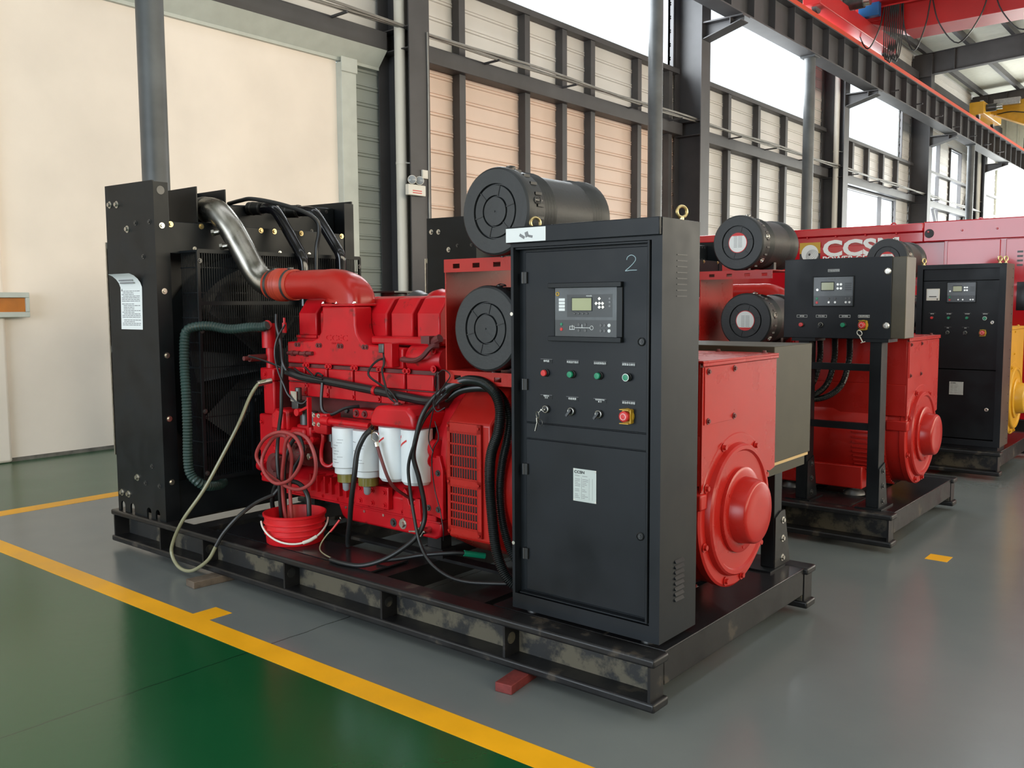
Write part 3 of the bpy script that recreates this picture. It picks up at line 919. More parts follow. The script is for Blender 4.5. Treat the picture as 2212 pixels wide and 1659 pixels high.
rad1 = radiator('tall black radiator with wire fan guard and paper notice on its side panel')

# paper notice, its top edge curling away from the panel
def notice():
    mb = MB()
    N = 16
    rows = []
    for i in range(N + 1):
        t_ = i / N
        if t_ < 0.74:
            z = 1.457 + t_ * 0.355
            rows.append((0.0285, 0.0, z))
        else:
            a = (t_ - 0.74) / 0.26
            rows.append((0.0285 - 0.075 * a ** 1.7, -0.015 * a, 1.457 + 0.74 * 0.355 + 0.092 * math.sin(a * 1.25)))
    for th in (0, 0.0006):
        for y, dx, z in rows:
            s_ = (z - 1.457) * 0.04
            mb.v += [(-3.972 + dx + s_, y - th, z), (-3.706 + dx + s_, y - th, z)]
    n = 2 * (N + 1)
    for i in range(N):
        a = 2 * i
        mb.f += [(a, a + 1, a + 3, a + 2), (n + a, n + a + 2, n + a + 3, n + a + 1)]
        mb.f += [(a, a + 2, n + a + 2, n + a), (a + 1, n + a + 1, n + a + 3, a + 3)]
    mb.f += [(0, n, n + 1, 1), (2 * N, 2 * N + 1, n + 2 * N + 1, n + 2 * N)]
    o = obj('paper_notice', mb, PAP)
    tag(o, 'white printed paper notice taped to the radiator side, top edge curling', 'notice')
    pr = MB()
    rnd = random.Random(3)
    z = 1.700
    while z > 1.48:
        x = -3.950 + (0.02 if rnd.random() < 0.6 else 0)
        end = -3.725 if rnd.random() < 0.7 else -3.80
        while x < end:
            L = rnd.uniform(0.015, 0.05)
            pr.box(x, min(x + L, end), 0.0268, 0.0278, z - 0.0024, z + 0.0018)
            x += L + 0.007
        z -= 0.0105 if rnd.random() < 0.85 else 0.018
    pr.add([(-3.955, 0.0268, 1.700), (-3.935, 0.0268, 1.700), (-3.945, 0.0268, 1.718), (-3.955, 0.0278, 1.700), (-3.935, 0.0278, 1.700), (-3.945, 0.0278, 1.718)], [(0, 1, 2), (3, 5, 4), (0, 3, 4, 1), (1, 4, 5, 2), (2, 5, 3, 0)])
    obj('printed_lines', pr, INK, o)
    hd = MB()
    for k, (y, z) in enumerate(((0.004, 1.768), (0.0115, 1.752))):
        hd.box(-3.93, -3.76, y - 0.004, y - 0.003, z - 0.005, z + 0.004)
    obj('heading', hd, INK, o)
notice()

# ------------------------------------------------------------------ charge air pipe and coolant pipes
def pipe_run(pts, r, n=20):
    return MB().tube(pts, r, n=n, k=6)
cap1 = t = thing('charge_air_pipe', 'bent bare steel charge air pipe from the noticed radiator down to a red intake elbow', 'pipe', (-3.4, 0.40, 2.2))
obj('tube', pipe_run([(-3.645, 0.43, 2.218), (-3.560, 0.433, 2.222), (-3.475, 0.44, 2.200), (-3.400, 0.45, 2.135), (-3.334, 0.467, 2.050), (-3.225, 0.495, 1.875), (-3.165, 0.508, 1.795), (-3.095, 0.520, 1.745), (-3.02, 0.530, 1.730), (-2.95, 0.535, 1.728)], 0.079), SIL, t, ang=50)
for (x, y, z) in ((-3.363, 0.458, 2.085), (-3.300, 0.474, 1.995)):
    d_ = Vector((-0.72, -0.62, -0.18)).normalized()
    p_ = Vector((x, y, z))
    obj('port_stub', MB().cyl(p_ + d_ * 0.06, p_ + d_ * 0.105, 0.018, n=14).cyl(p_ + d_ * 0.105, p_ + d_ * 0.122, 0.022, n=6), SIL, t)
obj('inlet_sleeve', MB().tube([(-3.72, 0.432, 2.216), (-3.66, 0.431, 2.217), (-3.59, 0.432, 2.221)], 0.088, n=20, k=2), RUB, t)
slv = MB().lathe((-3.045, 0.527, 1.731), (1, 0.06, -0.015), [(0.090, 0), (0.093, 0.02), (0.093, 0.066), (0.102, 0.078), (0.094, 0.090), (0.102, 0.102), (0.094, 0.114), (0.102, 0.126), (0.094, 0.140), (0.094, 0.225)], 32)
s0 = obj('silicone_sleeve', slv, ORS, t, ang=40)
for h in (0.022, 0.175):
    obj('hose_clamp', MB().lathe(Vector((-3.045, 0.527, 1.731)) + Vector((1, 0.06, -0.015)).normalized() * h, (1, 0.06, -0.015), [(0.0945, 0), (0.0965, 0.002), (0.0965, 0.020), (0.0945, 0.022)], 32)
        .obox((-3.033 + h, 0.53, 1.828), 0.022, 0.03, 0.009), DST, s0)

def coolant(pts, lab, r=0.036):
    t = thing('coolant_pipe', lab, 'pipe', pts[0])
    obj('tube', pipe_run(pts[1:], r, 16), GLB, t, ang=50)
    obj('hose', MB().tube([pts[0], tuple((Vector(pts[0]) * 0.4 + Vector(pts[1]) * 0.6)), pts[1]], r * 1.25, n=14, k=2), RUB, t)
    for q in (0.25, 0.85):
        c = Vector(pts[0]).lerp(Vector(pts[1]), q)
        obj('hose_clamp', MB().lathe(c, Vector(pts[1]) - Vector(pts[0]), [(r * 1.30, 0), (r * 1.30, 0.014)], 18), DST, t)
    return t
cool1 = coolant([(-3.71, 0.84, 2.270), (-3.60, 0.87, 2.266), (-3.545, 0.88, 2.264), (-3.481, 0.90, 2.230), (-3.341, 0.94, 2.013), (-3.297, 0.95, 1.938), (-3.278, 0.955, 1.851), (-3.278, 0.955, 1.60)], 'gloss black coolant pipe between the bare steel air pipe and another coolant pipe')
cool2 = coolant([(-3.71, 1.13, 2.272), (-3.57, 1.16, 2.266), (-3.489, 1.18, 2.260), (-3.429, 1.20, 2.223), (-3.299, 1.24, 2.026), (-3.254, 1.25, 1.954), (-3.248, 1.255, 1.864), (-3.248, 1.255, 1.58)], 'gloss black coolant pipe of the noticed radiator, away from its steel air pipe')
tag(obj('vent_hose', MB().tube([(-3.715, 0.68, 2.29), (-3.60, 0.70, 2.305), (-3.52, 0.73, 2.312), (-3.401, 0.83, 2.285), (-3.285, 0.95, 2.235), (-3.225, 1.03, 2.175), (-3.225, 1.05, 2.10), (-3.255, 1.05, 1.993), (-3.25, 1.04, 1.883), (-3.235, 1.02, 1.75), (-3.23, 1.01, 1.62)], 0.014, n=8), RUB), 'thin black vent hose looping over two gloss black coolant pipes', 'hose')

# green ribbed hose along the fan guard
tag(obj('ribbed_hose', MB().tube([(-2.905, 0.385, 1.485), (-2.943, 0.37, 1.474), (-3.018, 0.34, 1.472), (-3.153, 0.29, 1.460), (-3.280, 0.225, 1.480), (-3.350, 0.165, 1.474), (-3.380, 0.135, 1.450), (-3.384, 0.12, 1.394), (-3.378, 0.11, 1.238), (-3.355, 0.10, 1.069), (-3.354, 0.10, 0.869), (-3.362, 0.10, 0.666), (-3.358, 0.11, 0.572), (-3.325, 0.14, 0.515), (-3.325, 0.21, 0.480), (-3.37, 0.32, 0.465), (-3.45, 0.40, 0.46)], 0.031, n=14, k=10, rib=0.019), GRH, ang=25), 'dark green ribbed suction hose running down in front of the fan guard', 'hose')

# ------------------------------------------------------------------ diesel engine
def engine(label):
    t = thing('diesel_engine', label, 'engine', (-2.25, 0.83, 0.2525), 'diesel engines of the generator sets')
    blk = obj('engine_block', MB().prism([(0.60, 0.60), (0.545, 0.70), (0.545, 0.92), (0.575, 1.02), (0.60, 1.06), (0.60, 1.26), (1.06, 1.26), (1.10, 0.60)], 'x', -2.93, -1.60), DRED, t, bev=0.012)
    bolts(blk, [(x, 0.568, 0.985) for x in (-2.40, -2.27, -2.13, -1.99)], (0, -1, 0.15), 0.016, 0.016, DST, name='core_plug')
    sk_ = obj('block_skirt', MB().prism([(0.475, 0.455), (0.475, 0.55), (0.52, 0.60), (0.56, 0.612), (1.10, 0.612), (1.18, 0.55), (1.18, 0.455)], 'x', -2.98, -1.60), RED, t, bev=0.006)
    for x in (-2.62, -2.56, -2.49, -2.43, -2.36, -2.30):
        obj('skirt_rib', MB().box(x - 0.006, x + 0.006, 0.452, 0.53, 0.50, 0.60), RED, sk_)
    bolts(sk_, [(x, 0.475, 0.475) for x in [-2.94 + k * 0.135 for k in range(10)]], (0, -1, 0), 0.008, 0.010, RED)
    fp = obj('foot_plate', MB().box(-2.20, -1.93, 0.440, 0.475, 0.480, 0.605), RED, t, bev=0.004)
    bolts(fp, [(x, 0.440, z) for x in (-2.16, -2.06, -1.96) for z in (0.505, 0.575)], (0, -1, 0), 0.011, 0.012, RED)
    obj('side_lug', MB().prism([(-1.83, 0.455), (-1.83, 0.60), (-1.815, 0.615), (-1.80, 0.60), (-1.78, 0.53), (-1.74, 0.53), (-1.73, 0.57), (-1.70, 0.57), (-1.69, 0.455)], 'y', 0.452, 0.475), RED, t, bev=0.003)
    pan = obj('oil_pan', MB().prism([(-2.44, 0.455), (-2.40, 0.37), (-2.36, 0.35), (-1.64, 0.35), (-1.60, 0.37), (-1.585, 0.455)], 'y', 0.505, 1.15), RED, t, bev=0.012)
    obj('pan_flange', MB().box(-2.98, -1.58, 0.485, 1.17, 0.443, 0.456), RED, pan, bev=0.003)
    bolts(pan, [(x, 0.512, 0.425) for x in (-2.36, -2.20, -2.04, -1.88, -1.74)], (0, -1, 0), 0.009, 0.012, ZNC)
    bolts(pan, [(-1.96, 0.505, 0.395)], (0, -1, 0), 0.016, 0.014, DST)
    bolts(pan, [(-1.885, 0.505, 0.398)], (0, -1, 0), 0.019, 0.016, ZNC)
    obj('drain_cock', MB().cyl((-1.68, 0.505, 0.40), (-1.68, 0.44, 0.40), 0.018, n=12).cyl((-1.68, 0.44, 0.40), (-1.68, 0.425, 0.40), 0.026, n=6).bar((-1.76, 0.432, 0.392), (-1.64, 0.432, 0.408), 0.012, 0.008), ZNC, pan)
    for x in (-2.72, -1.66):
        for y in (0.52, 1.06):
            obj('engine_mount', MB().box(x - 0.07, x + 0.07, y - 0.01, y + 0.09, 0.2525, 0.30).box(x - 0.05, x + 0.05, y, y + 0.08, 0.30, 0.443), SKD, t)
    gh = MB().box(-3.11, -2.935, 0.450, 0.505, 0.50, 0.93).box(-3.065, -2.955, 0.455, 0.505, 0.93, 1.14).box(-3.085, -2.945, 0.448, 0.505, 1.14, 1.22)
    g = obj('gear_housing', gh, RED, t, bev=0.010)
    obj('gear_case', MB().box(-3.10, -2.94, 0.505, 1.20, 0.50, 0.93).box(-3.06, -2.96, 0.505, 1.20, 0.93, 1.21), DRED, g)  # shade on this face is painted in as dark maroon
    bolts(g, [(-3.08, 0.450, 0.66), (-3.08, 0.450, 0.88), (-2.95, 0.450, 0.85), (-3.03, 0.448, 1.18), (-3.085, 0.450, 0.55)], (0, -1, 0), 0.012, 0.012, RED)
    obj('front_boss', MB().cyl((-3.12, 0.46, 0.60), (-3.02, 0.44, 0.60), 0.035, n=14).cyl((-3.13, 0.50, 0.72), (-3.05, 0.44, 0.72), 0.028, n=14), RED, g)
    ob = obj('water_outlet', MB().cyl((-3.00, 0.47, 1.22), (-3.00, 0.47, 1.345), 0.028, n=14).cyl((-3.00, 0.46, 1.345), (-3.00, 0.46, 1.495), 0.042, n=18).cyl((-3.0, 0.46, 1.475), (-2.93, 0.40, 1.487), 0.028, n=14), RED, t)
    obj('relief_stub', MB().cyl((-3.02, 0.46, 1.285), (-3.02, 0.33, 1.285), 0.022, n=12).cyl((-3.02, 0.33, 1.285), (-3.02, 0.29, 1.285), 0.014, n=10), DRED, ob)
    # aftercooler: six cover panels between bolted joints over a recessed body
    ac = obj('aftercooler', MB().box(-2.83, -1.57, 0.478, 0.594, 1.062, 1.255), DRED, t)  # dark body paints in the shade between the cover panels
    xs = [-2.820, -2.646, -2.442, -2.216, -2.002, -1.796, -1.580]
    for a, b in zip(xs, xs[1:]):
        obj('cover_panel', MB().box(a + 0.009, b - 0.009, 0.455, 0.478, 1.152, 1.235), RED, ac, bev=0.005)
        obj('cover_panel', MB().box(a + 0.004, b - 0.004, 0.462, 0.478, 1.065, 1.144), RED, ac, bev=0.005)
    for x in xs[1:-1]:
        bolts(ac, [(x - 0.014, 0.470, 1.128), (x + 0.014, 0.470, 1.128), (x - 0.014, 0.466, 1.250), (x + 0.014, 0.466, 1.250), (x - 0.012, 0.466, 1.085)], (0, -1, 0), 0.010, 0.014, RED)
    # intake manifold with neck
    poly = [(-2.82, 1.258), (-2.82, 1.385), (-2.58, 1.397), (-2.53, 1.415), (-2.497, 1.455), (-2.485, 1.51), (-2.485, 1.595), (-2.20, 1.595), (-2.20, 1.49), (-2.19, 1.445), (-2.16, 1.405), (-2.11, 1.382), (-1.82, 1.372), (-1.82, 1.258)]
    man = obj('intake_manifold', MB().prism(poly, 'y', 0.462, 0.590), RED, t, bev=0.010, seg=3)
    bolts(man, [(x + d_, 0.462, 1.370) for x in (-2.72, -2.52, -2.33, -2.12) for d_ in (-0.013, 0.013)], (0, -1, 0), 0.0095, 0.010, DRED)
    text('embossed_logo', 'CCEC', 0.050, (-2.36, 0.4615, 1.415), '-y', RED, man, ext=0.0025, sx=1.5)
    text('embossed_line', 'ENGINE', 0.016, (-2.36, 0.4615, 1.385), '-y', RED, man, ext=0.002, sx=1.6)
    obj('end_chamber', MB().lathe((-1.82, 0.545, 1.312), (1, 0, 0), [(0.062, 0), (0.080, 0.015), (0.083, 0.12), (0.078, 0.19), (0.060, 0.245)], 24), RED, man)
    bolts(man, [(-1.60, 0.47, 1.365), (-1.60, 0.47, 1.268)], (0, -1, 0), 0.013, 0.014, RED)
    nf = obj('neck_flange', MB().box(-2.488, -2.197, 0.459, 0.650, 1.597, 1.611), RED, t, bev=0.003)
    bolts(nf, [(-2.48, 0.470, 1.612), (-2.21, 0.470, 1.612), (-2.35, 0.462, 1.612)], (0, 0, 1), 0.009, 0.010, ZNC)
    el = MB()
    path = smooth_path([(-2.86, 0.532, 1.727), (-2.72, 0.546, 1.727), (-2.58, 0.553, 1.727), (-2.46, 0.555, 1.715), (-2.375, 0.553, 1.682), (-2.335, 0.553, 1.645), (-2.335, 0.553, 1.612)], 6)
    N = 24
    rows = []
    for i, p in enumerate(path):
        tn = (path[min(i + 1, len(path) - 1)] - path[max(i - 1, 0)]).normalized()
        u = Vector((0, 1, 0))
        v = tn.cross(u).normalized()
        f = i / (len(path) - 1)
        f2 = max(0, (f - 0.35) / 0.65)
        ra = 0.086 * (1 - f2) + 0.098 * f2
        rb = 0.086 * (1 - f2) + 0.140 * f2
        pw = 2 + 3 * f2
        for k in range(N):
            a = 2 * PI * k / N
            c, s_ = math.cos(a), math.sin(a)
            q = (abs(c) ** pw + abs(s_) ** pw) ** (-1 / pw)
            el.v.append(tuple(p + u * (c * q * ra) + v * (s_ * q * rb)))
    for i in range(len(path) - 1):
        for k in range(N):
            k2 = (k + 1) % N
            el.f.append((i * N + k, i * N + k2, (i + 1) * N + k2, (i + 1) * N + k))
    el.f.append(tuple(range(N)))
    el.f.append(tuple(range((len(path) - 1) * N, len(path) * N)))
    obj('intake_elbow', el, RED2, t, ang=60)
    # heads and rocker covers
    hd = obj('cylinder_heads', MB().box(-2.90, -1.62, 0.595, 1.06, 1.262, 1.405), RED, t, bev=0.006)
    for k in range(6):
        x0 = -2.872 + k * 0.2065
        x1 = x0 + 0.170
        rc = obj('rocker_cover', MB().prism([(0.592, 1.42), (0.592, 1.555), (0.655, 1.640), (0.72, 1.652), (0.94, 1.652), (1.02, 1.56), (1.02, 1.42)], 'x', x0, x1), RED, t, bev=0.008)
        obj('cover_rail', MB().box(x0 - 0.010, x1 + 0.014, 0.578, 1.03, 1.405, 1.422), RED, rc, bev=0.002)
        obj('tie_lug', MB().box(x1 + 0.006, x1 + 0.030, 0.74, 0.94, 1.42, 1.60), DRED, rc)  # maroon stands in for the shade in the cover gaps
        bolts(rc, [(x1 + 0.016, 0.70, 1.585)], (0, -1, 0), 0.009, 0.012, ZNC)
    obj('water_rail', MB().box(-2.12, -1.58, 0.505, 0.595, 1.385, 1.430), RED, t, bev=0.012)
    # exhaust side and turbocharger seen over the covers
    tb = obj('turbocharger', MB().lathe((-2.30, 1.16, 1.56), (1, 0, 0), [(0.06, 0), (0.09, 0.02), (0.13, 0.06), (0.14, 0.11), (0.12, 0.16), (0.06, 0.19)], 24), RED, t)
    obj('turbine_housing', MB().lathe((-2.50, 1.16, 1.56), (1, 0, 0), [(0.06, 0), (0.11, 0.03), (0.135, 0.10), (0.11, 0.17), (0.06, 0.20)], 24), DST, tb)
    obj('exhaust_outlet', MB().cyl((-2.62, 1.16, 1.46), (-2.62, 1.16, 1.68), 0.085, n=20).box(-2.75, -2.49, 1.04, 1.28, 1.68, 1.69), DST, tb)
    obj('exhaust_manifold', MB().cyl((-2.88, 1.13, 1.38), (-1.66, 1.13, 1.38), 0.062, n=16), DRED, t)
    # fuel filters with drain bowls and their head
    fh = obj('fuel_filter_head', MB().box(-2.325, -1.955, 0.345, 0.46, 0.928, 0.965).box(-2.235, -1.960, 0.46, 0.545, 0.965, 1.020), RED, t, bev=0.008)
    obj('head_tube', MB().cyl((-2.335, 0.335, 0.955), (-1.95, 0.335, 0.955), 0.018, n=12).cyl((-2.34, 0.335, 0.955), (-2.28, 0.335, 0.955), 0.026, n=12), RED, fh)
    bolts(fh, [(x, 0.46, 0.995) for x in (-2.20, -2.13, -2.05, -1.985)], (0, -1, 0), 0.014, 0.016, DRED)
    for i, x in enumerate((-2.218, -2.042)):
        f = obj('fuel_filter', MB().lathe((x, 0.40, 0.928), (0, 0, -1), [(0.060, 0), (0.081, 0.006), (0.081, 0.225), (0.070, 0.232), (0.070, 0.262), (0.060, 0.268)], 28), WHT, t, ang=30)
        obj('water_bowl', MB().lathe((x, 0.40, 0.660), (0, 0, -1), [(0.058, 0), (0.056, 0.045), (0.030, 0.055)], 24), AMB, f)
        obj('drain_valve', MB().lathe((x + 0.005, 0.385, 0.608), (0, 0, -1), [(0.022, 0), (0.020, 0.035), (0.012, 0.045)], 14), CLR, f)
        pm = MB()
        rnd = random.Random(i)
        for k in range(9):
            a0 = rnd.uniform(-2.2, -1.2)
            z_ = 0.86 - k * 0.016
            for q in range(5):
                a1 = a0 + q * 0.09
                pm.obox((x + 0.0815 * math.cos(a1), 0.40 + 0.0815 * math.sin(a1), z_), 0.004, 0.001, 0.003, (0, 0, a1 + PI / 2))
        obj('print', pm, INK, f)
    oh = obj('oil_filter_head', MB().prism([(-1.905, 0.965), (-1.905, 1.02), (-1.86, 1.075), (-1.62, 1.085), (-1.575, 1.04), (-1.565, 0.965)], 'y', 0.29, 0.545), RED, t, bev=0.022, seg=3)
    bolts(oh, [(-1.76, 0.36, 1.082)], (0, 0, 1), 0.018, 0.012, DRED)
    for i, x in enumerate((-1.815, -1.645)):
        f = obj('oil_filter', MB().lathe((x, 0.385, 0.965), (0, 0, -1), [(0.070, 0), (0.083, 0.004), (0.083, 0.275), (0.070, 0.292), (0.040, 0.296)], 28), WHT, t, ang=30)
        st = MB()
        for k in range(14):
            a1 = -2.35 + k * 0.065
            st.obox((x + 0.0835 * math.cos(a1), 0.385 + 0.0835 * math.sin(a1), 0.868 + k * 0.0030), 0.0056, 0.0008, 0.010, (0, 0, a1 + PI / 2))
        for k in range(5):
            a1 = -2.5 + k * 0.1
            st.obox((x + 0.0835 * math.cos(a1), 0.385 + 0.0835 * math.sin(a1), 0.905 + k * 0.005), 0.005, 0.0008, 0.013, (0, 0, a1 + PI / 2))
        obj('label_stripe', st, RINK, f)
    # fuel pump and governor cluster at the gear end
    pump = obj('fuel_pump', MB().box(-2.90, -2.60, 0.40, 0.545, 0.70, 0.88).box(-2.86, -2.72, 0.375, 0.50, 0.86, 0.985).box(-2.70, -2.56, 0.42, 0.545, 0.78, 0.90), RED, t, bev=0.014)
    obj('pump_lid', MB().prism([(-2.845, 0.87), (-2.845, 0.955), (-2.80, 0.985), (-2.735, 0.965), (-2.735, 0.87)], 'y', 0.352, 0.378), RED, pump, bev=0.006)
    obj('pump_flange', MB().box(-2.96, -2.90, 0.43, 0.545, 0.74, 0.86), RED, pump, bev=0.008)
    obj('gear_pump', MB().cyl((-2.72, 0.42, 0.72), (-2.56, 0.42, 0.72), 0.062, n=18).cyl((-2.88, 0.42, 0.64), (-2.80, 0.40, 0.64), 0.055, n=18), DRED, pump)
    obj('drive_hub', MB().cyl((-2.90, 0.50, 0.62), (-2.90, 0.405, 0.62), 0.085, n=24).cyl((-2.90, 0.41, 0.62), (-2.90, 0.38, 0.62), 0.030, n=12), DRED, pump)
    obj('actuator', MB().cyl((-2.63, 0.44, 0.90), (-2.63, 0.44, 0.995), 0.035, n=14).cyl((-2.57, 0.45, 0.90), (-2.57, 0.45, 0.98), 0.028, n=14), DST, pump)
    obj('throttle_lever', MB().bar((-2.60, 0.37, 0.985), (-2.50, 0.36, 1.02), 0.016, 0.014).cyl((-2.61, 0.385, 0.98), (-2.61, 0.355, 0.98), 0.022, n=12).bar((-2.50, 0.365, 0.90), (-2.50, 0.365, 1.075), 0.026, 0.012), RED, pump)
    bolts(pump, [(-2.87, 0.40, 0.74), (-2.78, 0.40, 0.74), (-2.93, 0.43, 0.80), (-2.64, 0.42, 0.86), (-2.59, 0.42, 0.81)], (0, -1, 0), 0.013, 0.014, RED)
    for k in range(7):
        x = -2.68 + k * 0.033
        z = 0.83 - 0.05 * (k % 3)
        obj('fuel_fitting', MB().cyl((x, 0.41, z), (x, 0.36, z - 0.01), 0.012, n=8).cyl((x, 0.375, z), (x, 0.362, z), 0.018, n=6), (RED, DRED, ZNC)[k % 3], pump)
    gb = obj('governor_box', MB().prism([(-2.465, 0.88), (-2.465, 0.985), (-2.43, 0.985), (-2.345, 0.99), (-2.345, 0.87), (-2.43, 0.87)], 'y', 0.36, 0.47), RED, t, bev=0.006)
    bolts(gb, [(-2.452, 0.36, 0.975), (-2.41, 0.36, 0.975), (-2.452, 0.36, 0.925), (-2.41, 0.36, 0.925)], (0, -1, 0), 0.008, 0.010, ZNC)
    obj('solenoid', MB().cyl((-2.37, 0.42, 0.87), (-2.37, 0.42, 0.825), 0.022, n=12).cyl((-2.37, 0.42, 0.825), (-2.37, 0.42, 0.79), 0.008, n=8), DST, gb)
    so = obj('shutoff_valve', MB().box(-2.685, -2.625, 0.38, 0.44, 0.995, 1.045).cyl((-2.655, 0.41, 1.045), (-2.655, 0.41, 1.12), 0.020, n=12), DST, t, bev=0.003)
    obj('valve_tag', MB().box(-2.688, -2.63, 0.376, 0.380, 1.04, 1.10), ZNC, so)
    obj('fuel_line', MB().tube([(-2.52, 0.40, 0.87), (-2.43, 0.385, 0.88), (-2.40, 0.38, 0.85), (-2.42, 0.38, 0.76), (-2.41, 0.38, 0.70), (-2.36, 0.39, 0.685), (-2.325, 0.42, 0.72), (-2.32, 0.47, 0.73)], 0.011, n=8), RED, t)
    obj('air_line', MB().tube([(-1.80, 0.455, 1.315), (-1.79, 0.43, 1.313), (-1.69, 0.42, 1.312), (-1.63, 0.42, 1.335), (-1.585, 0.44, 1.385), (-1.56, 0.47, 1.39)], 0.014, n=8), DRED, t)
    sb = obj('pressure_sensor', MB().box(-1.945, -1.905, 0.40, 0.46, 1.345, 1.395), DST, t, bev=0.004)
    obj('sensor_bracket', MB().box(-1.905, -1.845, 0.405, 0.46, 1.27, 1.40), RED, sb, bev=0.004)
    obj('pipe_elbow', MB().cyl((-1.62, 0.47, 1.40), (-1.55, 0.47, 1.43), 0.022, n=10).box(-1.66, -1.60, 0.44, 0.50, 1.40, 1.44), DRED, t)
    for x, z in ((-2.74, 1.318), (-2.62, 1.318)):
        obj('sensor_plug', MB().cyl((x - 0.06, 0.452, z), (x + 0.05, 0.452, z + 0.004), 0.012, n=10).cyl((x - 0.02, 0.452, z), (x + 0.0, 0.452, z), 0.019, n=6), DRED, t)
    # flywheel housing
    fwh = obj('flywheel_housing', MB().lathe((-1.60, 0.83, 0.80), (1, 0, 0), [(0.36, 0), (0.385, 0.01), (0.385, 0.08), (0.41, 0.09), (0.41, 0.125)], 48), RED, t)
    obj('housing_foot', MB().box(-1.66, -1.585, 0.425, 0.50, 0.50, 0.78), RED, fwh, bev=0.008)
    obj('side_cover', MB().prism([(-1.595, 0.52), (-1.595, 0.83), (-1.50, 0.83), (-1.478, 0.76), (-1.478, 0.50)], 'y', 0.400, 0.425), RED, fwh, bev=0.004)
    bolts(fwh, [(-1.51, 0.400, 0.74), (-1.51, 0.400, 0.55), (-1.58, 0.40, 0.55)], (0, -1, 0), 0.011, 0.012, DST)
    obj('starter', MB().cyl((-1.66, 0.44, 0.86), (-1.52, 0.42, 0.86), 0.048, n=18).cyl((-1.68, 0.43, 0.80), (-1.55, 0.41, 0.80), 0.035, n=16), RED, fwh)
    # dipstick
    dp = obj('dipstick', MB().tube([(-1.815, 0.262, 0.875), (-1.795, 0.268, 0.81), (-1.765, 0.285, 0.71), (-1.755, 0.32, 0.65), (-1.745, 0.40, 0.59), (-1.745, 0.45, 0.56)], 0.009, n=8), DRED, t)
    obj('dipstick_handle', MB().cyl((-1.815, 0.262, 0.868), (-1.819, 0.26, 0.89), 0.013, n=8).tube([(-1.82, 0.262, 0.888), (-1.845, 0.255, 0.905), (-1.838, 0.252, 0.935), (-1.805, 0.252, 0.94), (-1.795, 0.258, 0.915), (-1.818, 0.262, 0.889)], 0.003, n=6), ZNC, dp)
    # wiring loom along the aftercooler
    lm = obj('wiring_loom', MB().tube([(-2.80, 0.425, 1.215), (-2.73, 0.425, 1.20), (-2.61, 0.425, 1.180), (-2.40, 0.425, 1.168), (-2.17, 0.425, 1.150), (-1.94, 0.425, 1.132), (-1.76, 0.425, 1.115), (-1.62, 0.425, 1.105), (-1.53, 0.41, 1.115), (-1.45, 0.40, 1.15)], 0.024, n=10), RUB, t)
    obj('loom_clip', MB().lathe((-2.01, 0.425, 1.137), (1, 0, -0.08), [(0.027, 0), (0.027, 0.022)], 14).box(-2.005, -1.985, 0.435, 0.46, 1.14, 1.175), RED, lm)
    for k, pts in enumerate((
        [(-2.70, 0.42, 1.23), (-2.60, 0.40, 1.205), (-2.42, 0.40, 1.18)],
        [(-1.80, 0.40, 1.09), (-1.85, 0.385, 1.15), (-1.985, 0.38, 1.21), (-2.0, 0.38, 1.25), (-1.96, 0.40, 1.30), (-1.93, 0.43, 1.315)],
        [(-1.925, 0.42, 1.36), (-1.89, 0.39, 1.29), (-1.895, 0.38, 1.25), (-1.87, 0.38, 1.17), (-1.85, 0.38, 1.12), (-1.80, 0.385, 1.085)],
        [(-2.42, 0.40, 1.16), (-2.415, 0.385, 1.06), (-2.40, 0.385, 1.0), (-2.34, 0.40, 0.985), (-2.27, 0.44, 1.02), (-2.22, 0.50, 1.03)],
        [(-2.78, 0.42, 1.49), (-2.81, 0.38, 1.40), (-2.82, 0.37, 1.31), (-2.78, 0.36, 1.22), (-2.73, 0.36, 1.14), (-2.69, 0.37, 1.07), (-2.60, 0.385, 1.03), (-2.55, 0.40, 1.06)],
        [(-2.98, 0.30, 1.30), (-2.91, 0.32, 1.285), (-2.80, 0.36, 1.25), (-2.75, 0.41, 1.21)],
        [(-2.85, 0.41, 1.55), (-2.835, 0.40, 1.48), (-2.80, 0.40, 1.38), (-2.76, 0.38, 1.27), (-2.74, 0.39, 1.22)],
        [(-2.60, 0.42, 1.24), (-2.52, 0.41, 1.20), (-2.50, 0.405, 1.19), (-2.46, 0.40, 1.215), (-2.42, 0.405, 1.20)],
    )):
        obj('sensor_wire', MB().tube(pts, (0.010 if k in (3, 6) else 0.006), n=6), RUB, lm)
    obj('sender', MB().cyl((-2.80, 0.43, 1.44), (-2.80, 0.43, 1.50), 0.013, n=10).cyl((-2.80, 0.43, 1.50), (-2.80, 0.43, 1.53), 0.007, n=8), RED, t)
    return t
eng1 = engine('red six cylinder diesel engine with white filters beside the coiled red hose')

